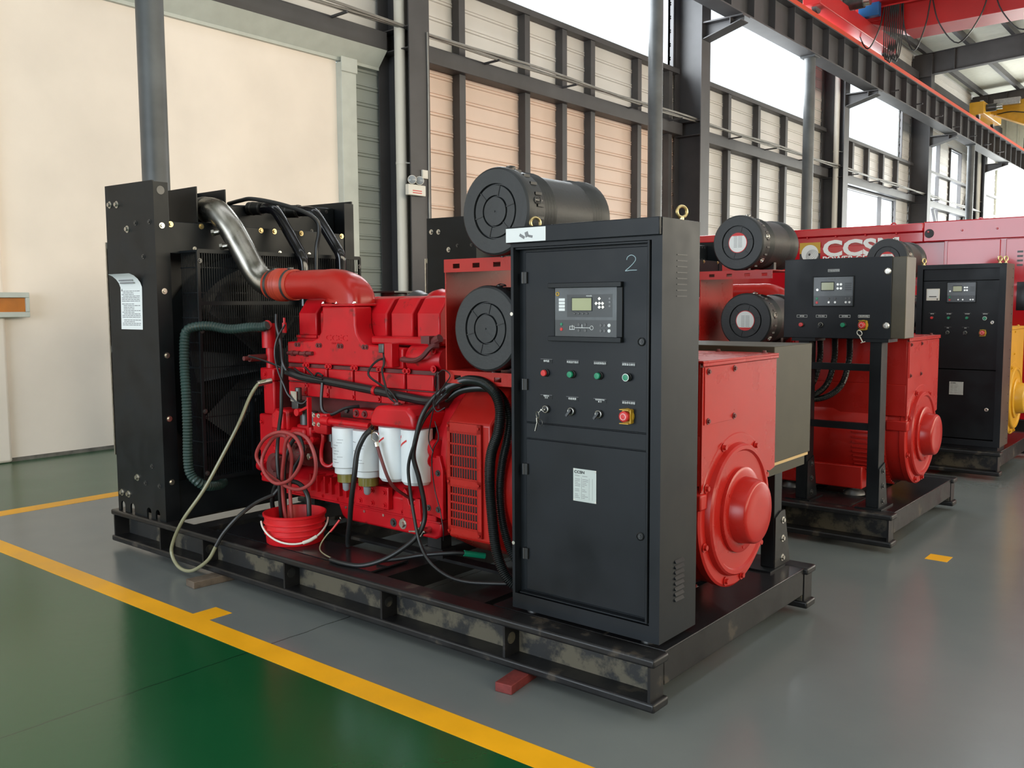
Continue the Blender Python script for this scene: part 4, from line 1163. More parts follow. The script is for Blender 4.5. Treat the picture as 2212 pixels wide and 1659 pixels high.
# ------------------------------------------------------------------ alternator
def alternator(label):
    t = thing('alternator', label, 'alternator', (-0.75, 0.83, 0.2525), 'alternators of the generator sets')
    c = (0.83, 0.68)
    obj('body', MB().lathe((-1.12, c[0], c[1]), (1, 0, 0), [(0.36, 0), (0.375, 0.02), (0.375, 0.55), (0.365, 0.60), (0.365, 0.88), (0.34, 0.93)], 48), RED2, t)
    lo = MB()
    for k in range(15):
        a = PI * (0.98 + k * 0.030)
        for x0 in (-0.42, ):
            p = Vector((0, math.cos(a), math.sin(a)))
            lo.bar((x0, c[0] + p.y * 0.366, c[1] + p.z * 0.366), (-0.20, c[0] + p.y * 0.372, c[1] + p.z * 0.372), 0.010, 0.012)
    obj('louvre_vents', lo, RED2, t)
    # fan housing with slotted cover facing the side
    fhz = MB().prism([(0.36, 0.44), (0.36, 1.02), (0.52, 1.185), (0.72, 1.24), (0.94, 1.24), (1.14, 1.185), (1.30, 1.02), (1.30, 0.44), (1.10, 0.335), (0.56, 0.335)], 'x', -1.40, -1.12)
    fz = obj('fan_housing', fhz, RED2, t, bev=0.01)
    obj('adapter_ring', MB().lathe((-1.475, 0.83, 0.80), (1, 0, 0), [(0.41, 0), (0.41, 0.03), (0.43, 0.035), (0.43, 0.07)], 48), RED2, t)
    cv = MB()
    X0, X1, Z0, Z1, yf = -1.392, -1.168, 0.460, 1.020, 0.345
    def slots(z0, z1, nr, nc):
        out = MB()
        w_ = (X1 - 0.026) - (X0 + 0.018)
        px = w_ / nc
        for k in range(nc + 1):
            x = X0 + 0.018 + k * px
            out.box(x - 0.0023, x + 0.0023, yf, yf + 0.003, z0, z1)
        hz = (z1 - z0) / nr
        for k in range(nr + 1):
            z = z0 + k * hz
            out.box(X0 + 0.014, X1 - 0.022, yf, yf + 0.003, z - 0.0045, z + 0.0045)
        return out
    fr = MB().box(X0, X1, yf, yf + 0.012, Z0, Z0 + 0.035).box(X0, X1, yf, yf + 0.012, Z1 - 0.045, Z1).box(X0, X0 + 0.018, yf, yf + 0.012, Z0, Z1).box(X1 - 0.026, X1, yf, yf + 0.012, Z0, Z1).box(X0, X1, yf, yf + 0.012, 0.706, 0.742)
    gv = obj('vent_cover', fr, RED2, t)
    obj('vent_slots', slots(0.497, 0.704, 5, 11), RED2, gv)
    obj('vent_slots', slots(0.744, 0.973, 4, 11), RED2, gv)
    obj('vent_backing', MB().box(X0 + 0.005, X1 - 0.005, yf + 0.0125, 0.3595, Z0 + 0.01, Z1 - 0.01), RUB, gv)
    bolts(gv, [(x, yf, z) for x in (X0 + 0.010, X1 - 0.013) for z in (0.475, 0.724, 1.003)], (0, -1, 0), 0.007, 0.008, RED2, washer=False)
    # terminal box on top, its end face toward the aisle
    bx = obj('terminal_box', MB().box(-0.86, -0.082, 0.500, 1.253, 1.045, 1.352).box(-0.86, -0.082, 0.500, 0.512, 0.83, 1.045).box(-0.86, -0.082, 1.241, 1.253, 0.83, 1.045), RED2, t, bev=0.004)
    obj('box_lid', MB().box(-0.868, -0.064, 0.492, 1.262, 1.352, 1.362).box(-0.068, -0.064, 0.492, 1.262, 1.338, 1.352), RED2, bx, bev=0.002)
    bolts(bx, [(x, y, 1.362) for x in (-0.12, -0.36, -0.62) for y in (0.53, 1.22)], (0, 0, 1), 0.010, 0.012, DRED)
    pl = obj('access_plate', MB().box(-0.072, -0.068, 0.515, 0.815, 1.09, 1.334), RED2, bx, bev=0.001)
    bolts(pl, [(-0.068, 0.545, 1.315), (-0.068, 0.79, 1.315), (-0.068, 0.545, 1.105), (-0.068, 0.79, 1.105)], (1, 0, 0), 0.009, 0.010, DRED)
    obj('end_plate', MB().prism([(0.500, 0.805)] + [(c[0] + 0.345 * math.cos(a), c[1] + 0.345 * math.sin(a)) for a in [2.74 - k * 0.1072 for k in range(23)]] + [(1.20, 0.80), (1.253, 0.81), (1.253, 1.335), (0.500, 1.335)], 'x', -0.082, -0.072), RED2, bx)
    # end bell with bearing cap
    eb = obj('end_bell', MB().lathe((-0.20, c[0], c[1]), (1, 0, 0), [(0.345, 0), (0.345, 0.085), (0.352, 0.09), (0.352, 0.124), (0.342, 0.131), (0.302, 0.131), (0.296, 0.152), (0.288, 0.160), (0.272, 0.160), (0.264, 0.150), (0.180, 0.148)], 56), RED2, t, ang=25)
    obj('bearing_housing', MB().lathe((-0.052, c[0], c[1]), (1, 0, 0), [(0.192, 0), (0.192, 0.016), (0.182, 0.021), (0.150, 0.021)], 48), RED2, eb)
    obj('bearing_cap', MB().lathe((-0.035, c[0], c[1]), (1, 0, 0), [(0.152, 0), (0.142, 0.066), (0.136, 0.075), (0.127, 0.079), (0.06, 0.080), (0.0, 0.080)], 40), RED2, eb, ang=50)
    bolts(eb, [(-0.067, c[0] + 0.325 * math.cos(a), c[1] + 0.325 * math.sin(a)) for a in (0.35, 0.95, 1.55 + 0.45, 2.7, 3.5, 4.4, 4.9, 5.6)], (1, 0, 0), 0.013, 0.014, RED2)
    bolts(eb, [(-0.034, c[0] + 0.170 * math.cos(a), c[1] + 0.170 * math.sin(a)) for a in (0.6, 2.6, 4.7)], (1, 0, 0), 0.007, 0.006, RED2, washer=False)
    obj('rim_lug', MB().box(-0.20, -0.060, 0.475, 0.535, 0.73, 0.80), RED2, eb, bev=0.008)
    for y in (0.48, 1.06):
        ft = obj('foot', MB().box(-0.95, -0.35, y, y + 0.12, 0.30, 0.46), RED2, t, bev=0.008)
        for x in (-0.88, -0.42):
            obj('rubber_mount', MB().lathe((x, y + 0.06, 0.2525), (0, 0, 1), [(0.075, 0), (0.068, 0.02), (0.045, 0.04), (0.045, 0.048)], 20), DST, ft)
    return t
alt1 = alternator('red alternator with slotted side vent between the chalk-marked cabinet and olive breaker box')

# ------------------------------------------------------------------ breaker box beside the alternator with its stand
def breaker(label):
    t = thing('breaker_box', label, 'electrical box', (-0.5, 1.54, 0.80))
    obj('case', MB().box(-1.05, -0.10, 1.295, 1.775, 0.815, 1.39), OLV, t, bev=0.004)
    obj('plywood_base', MB().box(-1.05, -0.105, 1.30, 1.76, 0.800, 0.815), PLY, t)
    return t
brk1 = breaker('olive grey breaker box beside the red alternator, on a steel stand')
def brkstand(label):
    t = thing('box_stand', label, 'stand', (-0.2, 1.5, 0.2525))
    obj('top_rail', MB().box(-1.0, -0.125, 1.30, 1.34, 0.745, 0.800).box(-0.175, -0.125, 1.34, 1.765, 0.745, 0.800).box(-1.0, -0.95, 1.34, 1.76, 0.745, 0.800), OLV, t)
    for x in (-0.20, -0.95):
        p = obj('post', MB().box(x, x + 0.07, 1.40, 1.49, 0.262, 0.745), BLK, t, bev=0.003)
        g = obj('gusset_plate', MB().prism([(1.40, 0.262), (1.40, 0.52), (1.465, 0.545), (1.515, 0.545), (1.59, 0.262)], 'x', x + 0.07, x + 0.078), SKD, p)
        bolts(g, [(x + 0.078, 1.49, z) for z in (0.495, 0.40, 0.30)], (1, 0, 0), 0.012, 0.012, ZNC)
        obj('base_plate', MB().box(x - 0.08, x + 0.085, 1.33, 1.515, 0.2525, 0.262), BLK, p)
    return t
brkstand('dark steel stand with bolted gusset plates under the olive grey breaker box')

# ------------------------------------------------------------------ control elements shared by the panels (facing -y)
def pilot(parent, x, y, z, m, r=0.0125, rim=None, name='indicator_lamp'):
    b = obj(name, MB().lathe((x, y, z), (0, -1, 0), [(r * 1.25, 0), (r * 1.25, 0.006), (r * 1.05, 0.008), (r * 1.05, 0.016)], 20), RUB, parent)
    obj('lens', MB().lathe((x, y - 0.016, z), (0, -1, 0), [(r, 0), (r, 0.006), (r * 0.9, 0.009), (0.0, 0.0095)], 20), m, b)
    if rim:
        obj('bezel_ring', MB().ring((x, y - 0.0225, z), (0, -1, 0), r * 1.02, 0.0016), rim, b)
def rotary(parent, x, y, z, r=0.014):
    b = obj('selector_switch', MB().lathe((x, y, z), (0, -1, 0), [(r * 1.2, 0), (r * 1.2, 0.007), (r, 0.009), (r, 0.014)], 20), RUB, parent)
    obj('bezel_ring', MB().ring((x, y - 0.013, z), (0, -1, 0), r, 0.0017), ZNC, b)
    obj('handle', MB().bar((x + r * 0.5, y - 0.022, z + r * 0.6), (x - r * 0.9, y - 0.026, z - r * 1.3), 0.012, 0.009), RUB, b)
def estop(parent, x, y, z, s=1.0):
    b = obj('emergency_stop', MB().lathe((x, y, z), (0, -1, 0), [(0.013 * s, 0), (0.013 * s, 0.02), (0.020 * s, 0.022), (0.020 * s, 0.036), (0.016 * s, 0.040), (0.0, 0.041)], 24), REDB, parent)
    obj('guard', MB().lathe((x, y, z), (0, -1, 0), [(0.027 * s, 0), (0.029 * s, 0.004), (0.027 * s, 0.012)], 24).box(x - 0.018 * s, x + 0.020 * s, y - 0.036, y, z + 0.024 * s, z + 0.027 * s).box(x - 0.018 * s, x + 0.020 * s, y - 0.036, y, z - 0.027 * s, z - 0.024 * s).box(x + 0.020 * s, x + 0.024 * s, y - 0.024, y, z - 0.025 * s, z + 0.025 * s), YELB, b)
    obj('white_ring', MB().ring((x, y - 0.0402, z), (0, -1, 0), 0.011 * s, 0.0008), WINK, b)
def nameplate(parent, x, y, z, s, frame=False, two=None, w_=0.062):
    p = obj('name_label', MB().box(x - w_ / 2, x + w_ / 2, y - 0.0012, y, z - 0.0085, z + 0.0085), BLK, parent)
    if frame:
        f = MB()
        for (a, b, c, d) in ((-w_ / 2, w_ / 2, 0.0072, 0.0085), (-w_ / 2, w_ / 2, -0.0085, -0.0072), (-w_ / 2, -w_ / 2 + 0.0013, -0.0085, 0.0085), (w_ / 2 - 0.0013, w_ / 2, -0.0085, 0.0085)):
            f.box(x + a, x + b, y - 0.0018, y - 0.0012, z + c, z + d)
        obj('label_border', f, WINK, p)
    else:
        obj('label_border', MB().box(x - w_ / 2, x + w_ / 2, y - 0.0018, y - 0.0012, z + 0.0072, z + 0.0085), INK, p)
    if two:
        text('lettering', s, 0.0075, (x, y - 0.0016, z + 0.0035), '-y', WINK, p, ext=0.0002)
        text('lettering', two, 0.0075, (x, y - 0.0016, z - 0.0045), '-y', WINK, p, ext=0.0002)
    else:
        text('lettering', s, 0.0100, (x, y - 0.0016, z - 0.0005), '-y', WINK, p, ext=0.0002)
def door_lock(parent, x, y, z, m=RUB):
    b = obj('lock', MB().lathe((x, y, z), (0, -1, 0), [(0.017, 0), (0.017, 0.004), (0.013, 0.007), (0.012, 0.004), (0.0, 0.004)], 20), m, parent)
    obj('key_slot', MB().box(x - 0.002, x + 0.002, y - 0.0065, y - 0.004, z - 0.008, z + 0.008).cyl((x, y - 0.004, z), (x, y - 0.0065, z), 0.005, n=10), DST, b)
def key_switch(parent, x, y, z):
    b = obj('key_switch', MB().lathe((x, y, z), (0, -1, 0), [(0.017, 0), (0.017, 0.007), (0.014, 0.009), (0.014, 0.014), (0.0, 0.015)], 20), RUB, parent)
    obj('bezel_ring', MB().ring((x, y - 0.013, z), (0, -1, 0), 0.014, 0.0017), ZNC, b)
    obj('key', MB().box(x - 0.005, x + 0.005, y - 0.040, y - 0.014, z - 0.003, z + 0.003).bar((x - 0.004, y - 0.042, z - 0.004), (x - 0.010, y - 0.046, z - 0.012), 0.012, 0.003), ZNC, b)
    obj('key_ring', MB().ring((x - 0.016, y - 0.044, z - 0.022), (0.5, 1, 0.1), 0.014, 0.0012), ZNC, b)
    obj('spare_key', MB().bar((x - 0.018, y - 0.042, z - 0.034), (x - 0.016, y - 0.042, z - 0.052), 0.016, 0.004).bar((x - 0.018, y - 0.042, z - 0.052), (x - 0.030, y - 0.042, z - 0.092), 0.008, 0.003), ZNC, b)
    obj('key_tag', MB().ring((x - 0.004, y - 0.040, z - 0.055), (0.3, 1, 0), 0.014, 0.0016), DST, b)

def eyebolt(parent, x, y, z):
    obj('lifting_eye', MB().lathe((x, y, z), (0, 0, 1), [(0.016, 0), (0.016, 0.006), (0.009, 0.008), (0.009, 0.018)], 14).ring((x, y, z + 0.040), (0.85, -0.5, 0), 0.022, 0.0065), BRS, parent)

def genset_controller(parent, x0, x1, z0, z1, y, big=True):
    """landscape generator controller: bezel, grey face, display, keys"""
    W_, H_ = x1 - x0, z1 - z0
    X = lambda u: x0 + W_ * u
    Z = lambda v: z0 + H_ * v
    bz = MB()
    if big:
        bz.box(x0, x1, y - 0.022, y, Z(0.915), z1).box(x0, x1, y - 0.022, y, z0, Z(0.085)).box(x0 + 0.024, X(0.07) + 0.003, y - 0.010, y, Z(0.085), Z(0.915)).box(X(0.925), x1, y - 0.010, y, Z(0.085), Z(0.915))
    else:
        bz.box(x0, x1, y - 0.012, y, z0, z0 + 0.006).box(x0, x1, y - 0.012, y, z1 - 0.006, z1).box(x0, x0 + 0.006, y - 0.012, y, z0, z1).box(x1 - 0.006, x1, y - 0.012, y, z0, z1)
    c = obj('controller', bz, BLK, parent, bev=0.002)
    fx0, fx1, fz0, fz1 = (X(0.07), X(0.925), Z(0.085), Z(0.915)) if big else (x0 + 0.006, x1 - 0.006, z0 + 0.006, z1 - 0.006)
    FW, FH = fx1 - fx0, fz1 - fz0
    U = lambda u: fx0 + FW * u
    V = lambda v: fz0 + FH * v
    yf = y - 0.008
    obj('upper_face', MB().box(fx0, fx1, yf, y, V(0.34), fz1), FACE, c)
    obj('lower_face', MB().box(fx0, fx1, yf, y, fz0, V(0.34)), FACD, c)
    q = 0.0012
    if big:
        obj('inset_face', MB().box(U(0.21), U(0.93), yf - 0.0006, yf, V(0.40), V(0.86)), FACD, c)
        ds = obj('display', MB().box(U(0.285), U(0.62), yf - 0.002, yf - 0.0006, V(0.52), V(0.80)), BLK, c)
        obj('lcd', MB().box(U(0.297), U(0.608), yf - 0.0026, yf - 0.002, V(0.535), V(0.785)), LCD, ds)
        text('lettering', 'POWER', 0.008, (U(0.57), yf - 0.001, V(0.825)), '-y', WINK, c, ext=0.0002)
        for k in range(4):
            obj('legend_strip', MB().box(U(0.075), U(0.175), yf - q, yf, V(0.525 + k * 0.068), V(0.58 + k * 0.068)), PAP, c)
        obj('badge', MB().ring((U(0.055), yf - q, V(0.875)), (0, -1, 0), 0.007, 0.0022), YELB, c)
        for (u, v) in ((0.735, 0.77), (0.685, 0.675), (0.735, 0.675), (0.785, 0.675), (0.735, 0.60), (0.79, 0.60)):
            obj('key', MB().obox((U(u), yf - 0.0016, V(v)), 0.012, 0.003, 0.012, (0, PI / 4, 0)), ZNC, c, bev=0.001)
        for v in (0.77, 0.70, 0.62):
            obj('mark', MB().lathe((U(0.89), yf, V(v)), (0, -1, 0), [(0.0045, 0), (0.0045, q)], 12), INK, c)
        for k in range(4):
            obj('soft_key', MB().obox((U(0.335 + 0.068 * k), yf - 0.0018, V(0.475)), 0.011, 0.003, 0.007, (0, 0.3, 0)), DST, c, bev=0.001)
        ln = MB().box(U(0.34), U(0.58), yf - q, yf, V(0.178), V(0.186)).box(U(0.453), U(0.459), yf - q, yf, V(0.19), V(0.25))
        ln.box(U(0.25), U(0.335), yf - q, yf, V(0.14), V(0.148)).box(U(0.255), U(0.26), yf - q, yf, V(0.15), V(0.215)).box(U(0.255), U(0.33), yf - q, yf, V(0.21), V(0.216)).box(U(0.295), U(0.30), yf - q, yf, V(0.15), V(0.235)).box(U(0.325), U(0.33), yf - q, yf, V(0.15), V(0.215))
        ln.ring((U(0.61), yf - q * 0.5, V(0.182)), (0, -1, 0), 0.008, 0.0008)
        obj('mimic_diagram', ln, WINK, c)
        for (u, v) in ((0.405, 0.245), (0.51, 0.245), (0.405, 0.125), (0.51, 0.125), (0.755, 0.235), (0.815, 0.235), (0.755, 0.125), (0.815, 0.125)):
            obj('key', MB().lathe((U(u), yf, V(v)), (0, -1, 0), [(0.0065, 0), (0.006, 0.0022)], 14), DST, c)
        for v in (0.235, 0.125):
            obj('key', MB().lathe((U(0.885), yf, V(v)), (0, -1, 0), [(0.0075, 0), (0.0068, 0.0022)], 14), PAP, c)
        obj('start_key', MB().lathe((U(0.118), yf, V(0.25)), (0, -1, 0), [(0.006, 0), (0.0055, 0.003)], 14), GRNB, c)
        obj('stop_key', MB().lathe((U(0.118), yf, V(0.145)), (0, -1, 0), [(0.007, 0), (0.0065, 0.003)], 14), REDB, c)
    else:
        ds = obj('display', MB().box(U(0.19), U(0.53), yf - 0.002, yf, V(0.52), V(0.84)), BLK, c)
        obj('lcd', MB().box(U(0.205), U(0.515), yf - 0.0026, yf - 0.002, V(0.55), V(0.81)), (LCD if big is not None else FACE), ds)
        text('lettering', 'POWER GEN', 0.014, (U(0.5), yf - 0.0006, V(0.92)), '-y', INK, c, ext=0.0002)
        for (u, v) in ((0.62, 0.74), (0.70, 0.74), (0.62, 0.60), (0.70, 0.60), (0.10, 0.56)):
            obj('key', MB().lathe((U(u), yf, V(v)), (0, -1, 0), [(0.0085, 0), (0.008, 0.003)], 14), ZNC, c)
        for k in range(4):
            obj('legend_strip', MB().box(U(0.80), U(0.96), yf - q, yf, V(0.54 + k * 0.07), V(0.58 + k * 0.07)), FACD, c)
        for (u, v) in ((0.40, 0.25), (0.56, 0.25), (0.40, 0.12), (0.56, 0.12), (0.83, 0.25), (0.92, 0.25), (0.83, 0.12), (0.92, 0.12)):
            obj('key', MB().lathe((U(u), yf, V(v)), (0, -1, 0), [(0.0075, 0), (0.007, 0.003)], 14), ZNC if v < 0.2 else DST, c)
        obj('start_key', MB().lathe((U(0.09), yf, V(0.25)), (0, -1, 0), [(0.009, 0), (0.008, 0.003)], 14), GRNB, c)
        obj('stop_key', MB().lathe((U(0.09), yf, V(0.11)), (0, -1, 0), [(0.009, 0), (0.008, 0.003)], 14), REDB, c)
    return c

def rating_plate(parent, x0, x1, z0, z1, y):
    p = obj('rating_plate', MB().box(x0, x1, y - 0.0015, y, z0, z1), mat_plate, parent)
    W_, H_ = x1 - x0, z1 - z0
    text('lettering', 'CCSN', H_ * 0.115, (x0 + W_ * 0.27, y - 0.0018, z0 + H_ * 0.895), '-y', DINK, p, ext=0.0002, sx=1.25, bold=0.0006)
    g = MB()
    rnd = random.Random(5)
    for k in range(14):
        z = z0 + H_ * (0.78 - k * 0.052)
        if k in (1, 7, 10):
            continue
        g.box(x0 + W_ * 0.08, x0 + W_ * rnd.uniform(0.2, 0.32), y - 0.0019, y - 0.0015, z, z + H_ * 0.014)
        g.box(x0 + W_ * 0.40, x0 + W_ * rnd.uniform(0.48, 0.66), y - 0.0019, y - 0.0015, z, z + H_ * 0.014)
    for u in (0.37, 0.70, 0.84):
        g.box(x0 + W_ * u, x0 + W_ * u + 0.0007, y - 0.0019, y - 0.0015, z0 + H_ * 0.08, z0 + H_ * 0.74)
    obj('printed_lines', g, INK, p)
    for (x, z) in ((x0 + 0.004, z0 + 0.005), (x1 - 0.004, z0 + 0.005), (x0 + 0.004, z1 - 0.005), (x1 - 0.004, z1 - 0.005)):
        obj('rivet', MB().lathe((x, y - 0.0015, z), (0, -1, 0), [(0.004, 0), (0.002, 0.002)], 10), WPL, p)
mat_plate = mat('brushed_aluminium_plate', (0.50, 0.54, 0.52), 0.4, metal=0.3, var=0.06)

# ------------------------------------------------------------------ front control cabinet
t = thing('control_cabinet', 'tall black control cabinet with a chalked 2, worn white sticker and keyed switch', 'control cabinet', (-0.41, 0.25, 0.2525), 'control cabinets')
X0, X1, Y0, Y1, Z0, Z1 = -0.778, -0.041, 0.106, 0.402, 0.272, 1.862
sh = MB()
sh.box(X0, X0 + 0.014, Y0, Y1, Z0, Z1).box(X1 - 0.003, X1, Y0, Y1, Z0, 1.924).box(X0 + 0.014, X1 - 0.003, Y1 - 0.004, Y1, Z0, 1.916)
sh.box(X0 + 0.014, X1 - 0.003, Y0, Y1 - 0.004, Z0, Z0 + 0.004)
sh.box(X1 - 0.046, X1 - 0.003, Y0, Y0 + 0.004, 0.338, 1.842).box(X0 + 0.014, X1 - 0.003, Y0, Y0 + 0.004, Z0 + 0.004, 0.338).box(X0 + 0.014, X1 - 0.003, Y0, Y0 + 0.004, 1.842, Z1 - 0.004)
sh.box(X1 - 0.046, X1 - 0.042, Y0 + 0.004, 0.150, 0.338, 1.842)
body = obj('body', sh, CABM, t, smooth=False)
obj('door_rebate', MB().box(X0 + 0.014, X1 - 0.046, 0.150, 0.154, 0.300, 1.850), BLK, body, smooth=False)
obj('rebate_seal', MB().box(X1 - 0.062, X1 - 0.052, 0.100, 0.150, 0.345, 1.842).box(X0 + 0.030, X1 - 0.052, 0.118, 0.150, 0.338, 0.345).box(X0 + 0.014, X1 - 0.052, 0.118, 0.150, 1.832, 1.842), CABM, body, bev=0.002)
hood = obj('hood', MB().box(-0.790, -0.044, 0.088, 0.106, 1.858, 1.926).box(-0.790, -0.044, 0.106, 0.398, 1.918, 1.926).box(-0.790, -0.784, 0.106, 0.398, 1.858, 1.918), CABM, t, bev=0.003)
obj('worn_sticker', MB().box(-0.788, -0.577, 0.0868, 0.088, 1.862, 1.920), PAP, hood)
obj('sticker_smudge', MB().obox((-0.70, 0.0866, 1.885), 0.030, 0.0006, 0.012, (0, 0.5, 0)).obox((-0.675, 0.0866, 1.892), 0.018, 0.0006, 0.022, (0, -0.3, 0)).obox((-0.655, 0.0866, 1.883), 0.022, 0.0006, 0.010, (0, 0.2, 0)), INK, hood)
yd = 0.140
ud = obj('upper_door', MB().box(-0.726, -0.108, yd, 0.1495, 1.095, 1.822), CABM, t, bev=0.003)
obj('middle_rail', MB().box(-0.726, -0.108, yd + 0.001, 0.1495, 1.026, 1.091), CABM, t, bev=0.002)
ld = obj('lower_door', MB().box(-0.726, -0.108, yd, 0.1495, 0.352, 1.022), CABM, t, bev=0.003)
for z, d_ in ((1.714, ud), (1.258, ud), (0.889, ld), (0.515, ld)):
    obj('hinge', MB().box(-0.738, -0.712, yd - 0.010, yd + 0.004, z - 0.024, z + 0.024).cyl((-0.735, yd - 0.008, z - 0.024), (-0.735, yd - 0.008, z + 0.024), 0.006, n=10), RUB, d_)
door_lock(ud, -0.148, yd, 1.453)
door_lock(ld, -0.148, yd, 0.681)
obj('chalk_mark', MB().tube([(-0.219, yd - 0.0005, 1.772), (-0.214, yd - 0.0005, 1.783), (-0.198, yd - 0.0005, 1.790), (-0.182, yd - 0.0005, 1.783), (-0.178, yd - 0.0005, 1.771), (-0.189, yd - 0.0005, 1.757), (-0.207, yd - 0.0005, 1.742), (-0.224, yd - 0.0005, 1.730), (-0.218, yd - 0.0005, 1.7295), (-0.200, yd - 0.0005, 1.731), (-0.172, yd - 0.0005, 1.731)], 0.0016, n=6), mat('pale_blue_chalk', (0.40, 0.52, 0.56), 0.9), ud)
genset_controller(ud, -0.590, -0.232, 1.448, 1.688, yd)
CN = (('蜂鸣器', None), ('机组运行指示', None), ('自动控制指示', None), ('报警复位按钮', None))
for x, m, (a, b), rim in zip((-0.614, -0.478, -0.343, -0.208), (REDB, GRNB, GRNB, GRNB), CN, (None, None, None, WINK)):
    pilot(ud, x, yd, 1.312, m, 0.0135, rim)
    nameplate(ud, x + 0.001, yd, 1.362, a)
for x, (a, b) in zip((-0.615, -0.480, -0.343, -0.207), (('电源开关', '关 开'), ('机组调速', None), ('电流选择开关', '断 开'), ('紧急停车按钮', None))):
    nameplate(ud, x + 0.001, yd, 1.210, a, two=b)
key_switch(ud, -0.612, yd, 1.158)
rotary(ud, -0.480, yd, 1.158)
rotary(ud, -0.343, yd, 1.156)
estop(ud, -0.208, yd, 1.158, 1.08)
rating_plate(ld, -0.474, -0.359, 0.783, 0.920, yd)
for k in range(8):
    z = 1.789 - k * 0.0228
    obj('louvre', MB().box(X1, X1 + 0.0015, 0.218, 0.298, z - 0.0022, z + 0.0018), RUB, body)
for k in range(8):
    z = 0.578 - k * 0.0222
    obj('louvre', MB().prism([(X1, z - 0.008), (X1 + 0.010, z - 0.007), (X1, z + 0.007)], 'y', 0.222, 0.292), CABM, body, bev=0.0015)
eyebolt(hood, -0.10, 0.36, 1.926)
eyebolt(hood, -0.690, 0.165, 1.905)
for (x, y) in ((-0.70, 0.16), (-0.12, 0.16), (-0.12, 0.36), (-0.70, 0.36)):
    obj('rubber_foot', MB().lathe((x, y, 0.2525), (0, 0, 1), [(0.030, 0), (0.030, 0.007), (0.022, 0.0195)], 20), RUB, t)
obj('side_plug', MB().cyl((X0 + 0.003, Y0 - 0.001, 1.56), (X0 + 0.003, Y0 + 0.002, 1.56), 0.008, n=12).cyl((X0 + 0.006, Y0 - 0.001, 0.56), (X0 + 0.006, Y0 + 0.002, 0.56), 0.008, n=12), ZNC, body)

# ------------------------------------------------------------------ air filters and their shelf frame
def air_filter(cx, cz, y0, L, label, sticker):
    t = thing('air_filter', label, 'air filter', (cx, y0 + L / 2, cz - 0.2), 'round black air filters')
    R = 0.196
    sh = obj('housing', MB().lathe((cx, y0 + 0.05, cz), (0, 1, 0), [(R * 0.97, 0), (R * 0.97, 0.08)] + [(R * (0.985 if k % 2 else 0.955), 0.085 + 0.011 * k) for k in range(8)] + [(R * 0.93, 0.18), (R * 0.93, L - 0.19)] + [(R * (0.975 if k % 2 else 0.945), L - 0.185 + 0.011 * k) for k in range(7)] + [(R * 0.99, L - 0.10), (R * 0.99, L - 0.06), (R * 0.8, L - 0.05)], 40), PLA, t, ang=28)
    lid = obj('lid', MB().lathe((cx, y0 + 0.055, cz), (0, -1, 0), [(R * 1.01, 0), (R * 1.02, 0.035), (R * 1.0, 0.048), (R * 0.955, 0.055), (R * 0.64, 0.055), (R * 0.63, 0.041), (R * 0.605, 0.041), (R * 0.59, 0.053), (R * 0.37, 0.053), (R * 0.36, 0.041), (R * 0.338, 0.041), (R * 0.325, 0.054), (0, 0.055)], 48), PLA, t, ang=25)
    for k in range(6):
        sp = MB()
        a = 0.25 + k * PI / 3
        sp.bar((cx + R * 0.36 * math.cos(a), y0 + 0.0015, cz + R * 0.36 * math.sin(a)), (cx + R * 0.60 * math.cos(a), y0 + 0.0015, cz + R * 0.60 * math.sin(a)), 0.005, 0.005)
        obj('lid_groove_shade', sp, RUB, lid)  # black bar painted in for the shade of a lid groove
    for k in range(22):
        a = k * 2 * PI / 22 + 0.1
        d_ = Vector((math.cos(a), 0, math.sin(a)))
        p = Vector((cx, y0 + 0.068, cz)) + d_ * R * 0.985
        obj('rim_rib', MB().bar(p, p + Vector((0, 0.045, 0)), 0.008, 0.012), PLA, lid)
    for a in (0.2, 1.35, 2.4, 3.6, 4.75, 5.6):
        d_ = Vector((math.cos(a), 0, math.sin(a)))
        e_ = Vector((-math.sin(a), 0, math.cos(a)))
        p = Vector((cx, y0 + 0.045, cz)) + d_ * (R * 1.03)
        obj('latch', MB().tube([p + e_ * 0.010, p + e_ * 0.014 + Vector((0, 0.03, 0)) + d_ * 0.006, p - e_ * 0.014 + Vector((0, 0.03, 0)) + d_ * 0.006, p - e_ * 0.010, p + e_ * 0.010], 0.0028, n=6, k=3).bar(p + Vector((0, -0.005, 0)), p + Vector((0, 0.050, 0)), 0.008, 0.006), ZNC if sticker else DST, lid)
    if sticker:
        st = obj('round_label', MB().lathe((cx, y0 - 0.0005, cz), (0, -1, 0), [(R * 0.37, 0), (R * 0.37, 0.001)], 32), RINK, lid)
        sg = 1 if sticker > 0 else -1
        pts = [(cx + R * 0.345 * math.cos(a), cz + R * 0.345 * math.sin(a)) for a in [(PI * 0.5 * sg) + 0.75 + k * (2 * PI - 1.5) / 28 for k in range(29)]]
        obj('label_field', MB().prism(pts, 'y', y0 - 0.0024, y0 - 0.0014), PAP, st)
        g = MB()
        for k in range(8):
            z = cz - sg * (R * 0.16 - k * 0.0105)
            g.box(cx - 0.030, cx - 0.004, y0 - 0.003, y0 - 0.0024, z, z + 0.003).box(cx + 0.003, cx + 0.034, y0 - 0.003, y0 - 0.0024, z, z + 0.003)
        obj('printed_lines', g, INK, st)
    else:
        obj('centre_pin', MB().cyl((cx, y0, cz), (cx, y0 - 0.004, cz), 0.004, n=8), PLA, lid)
    return t

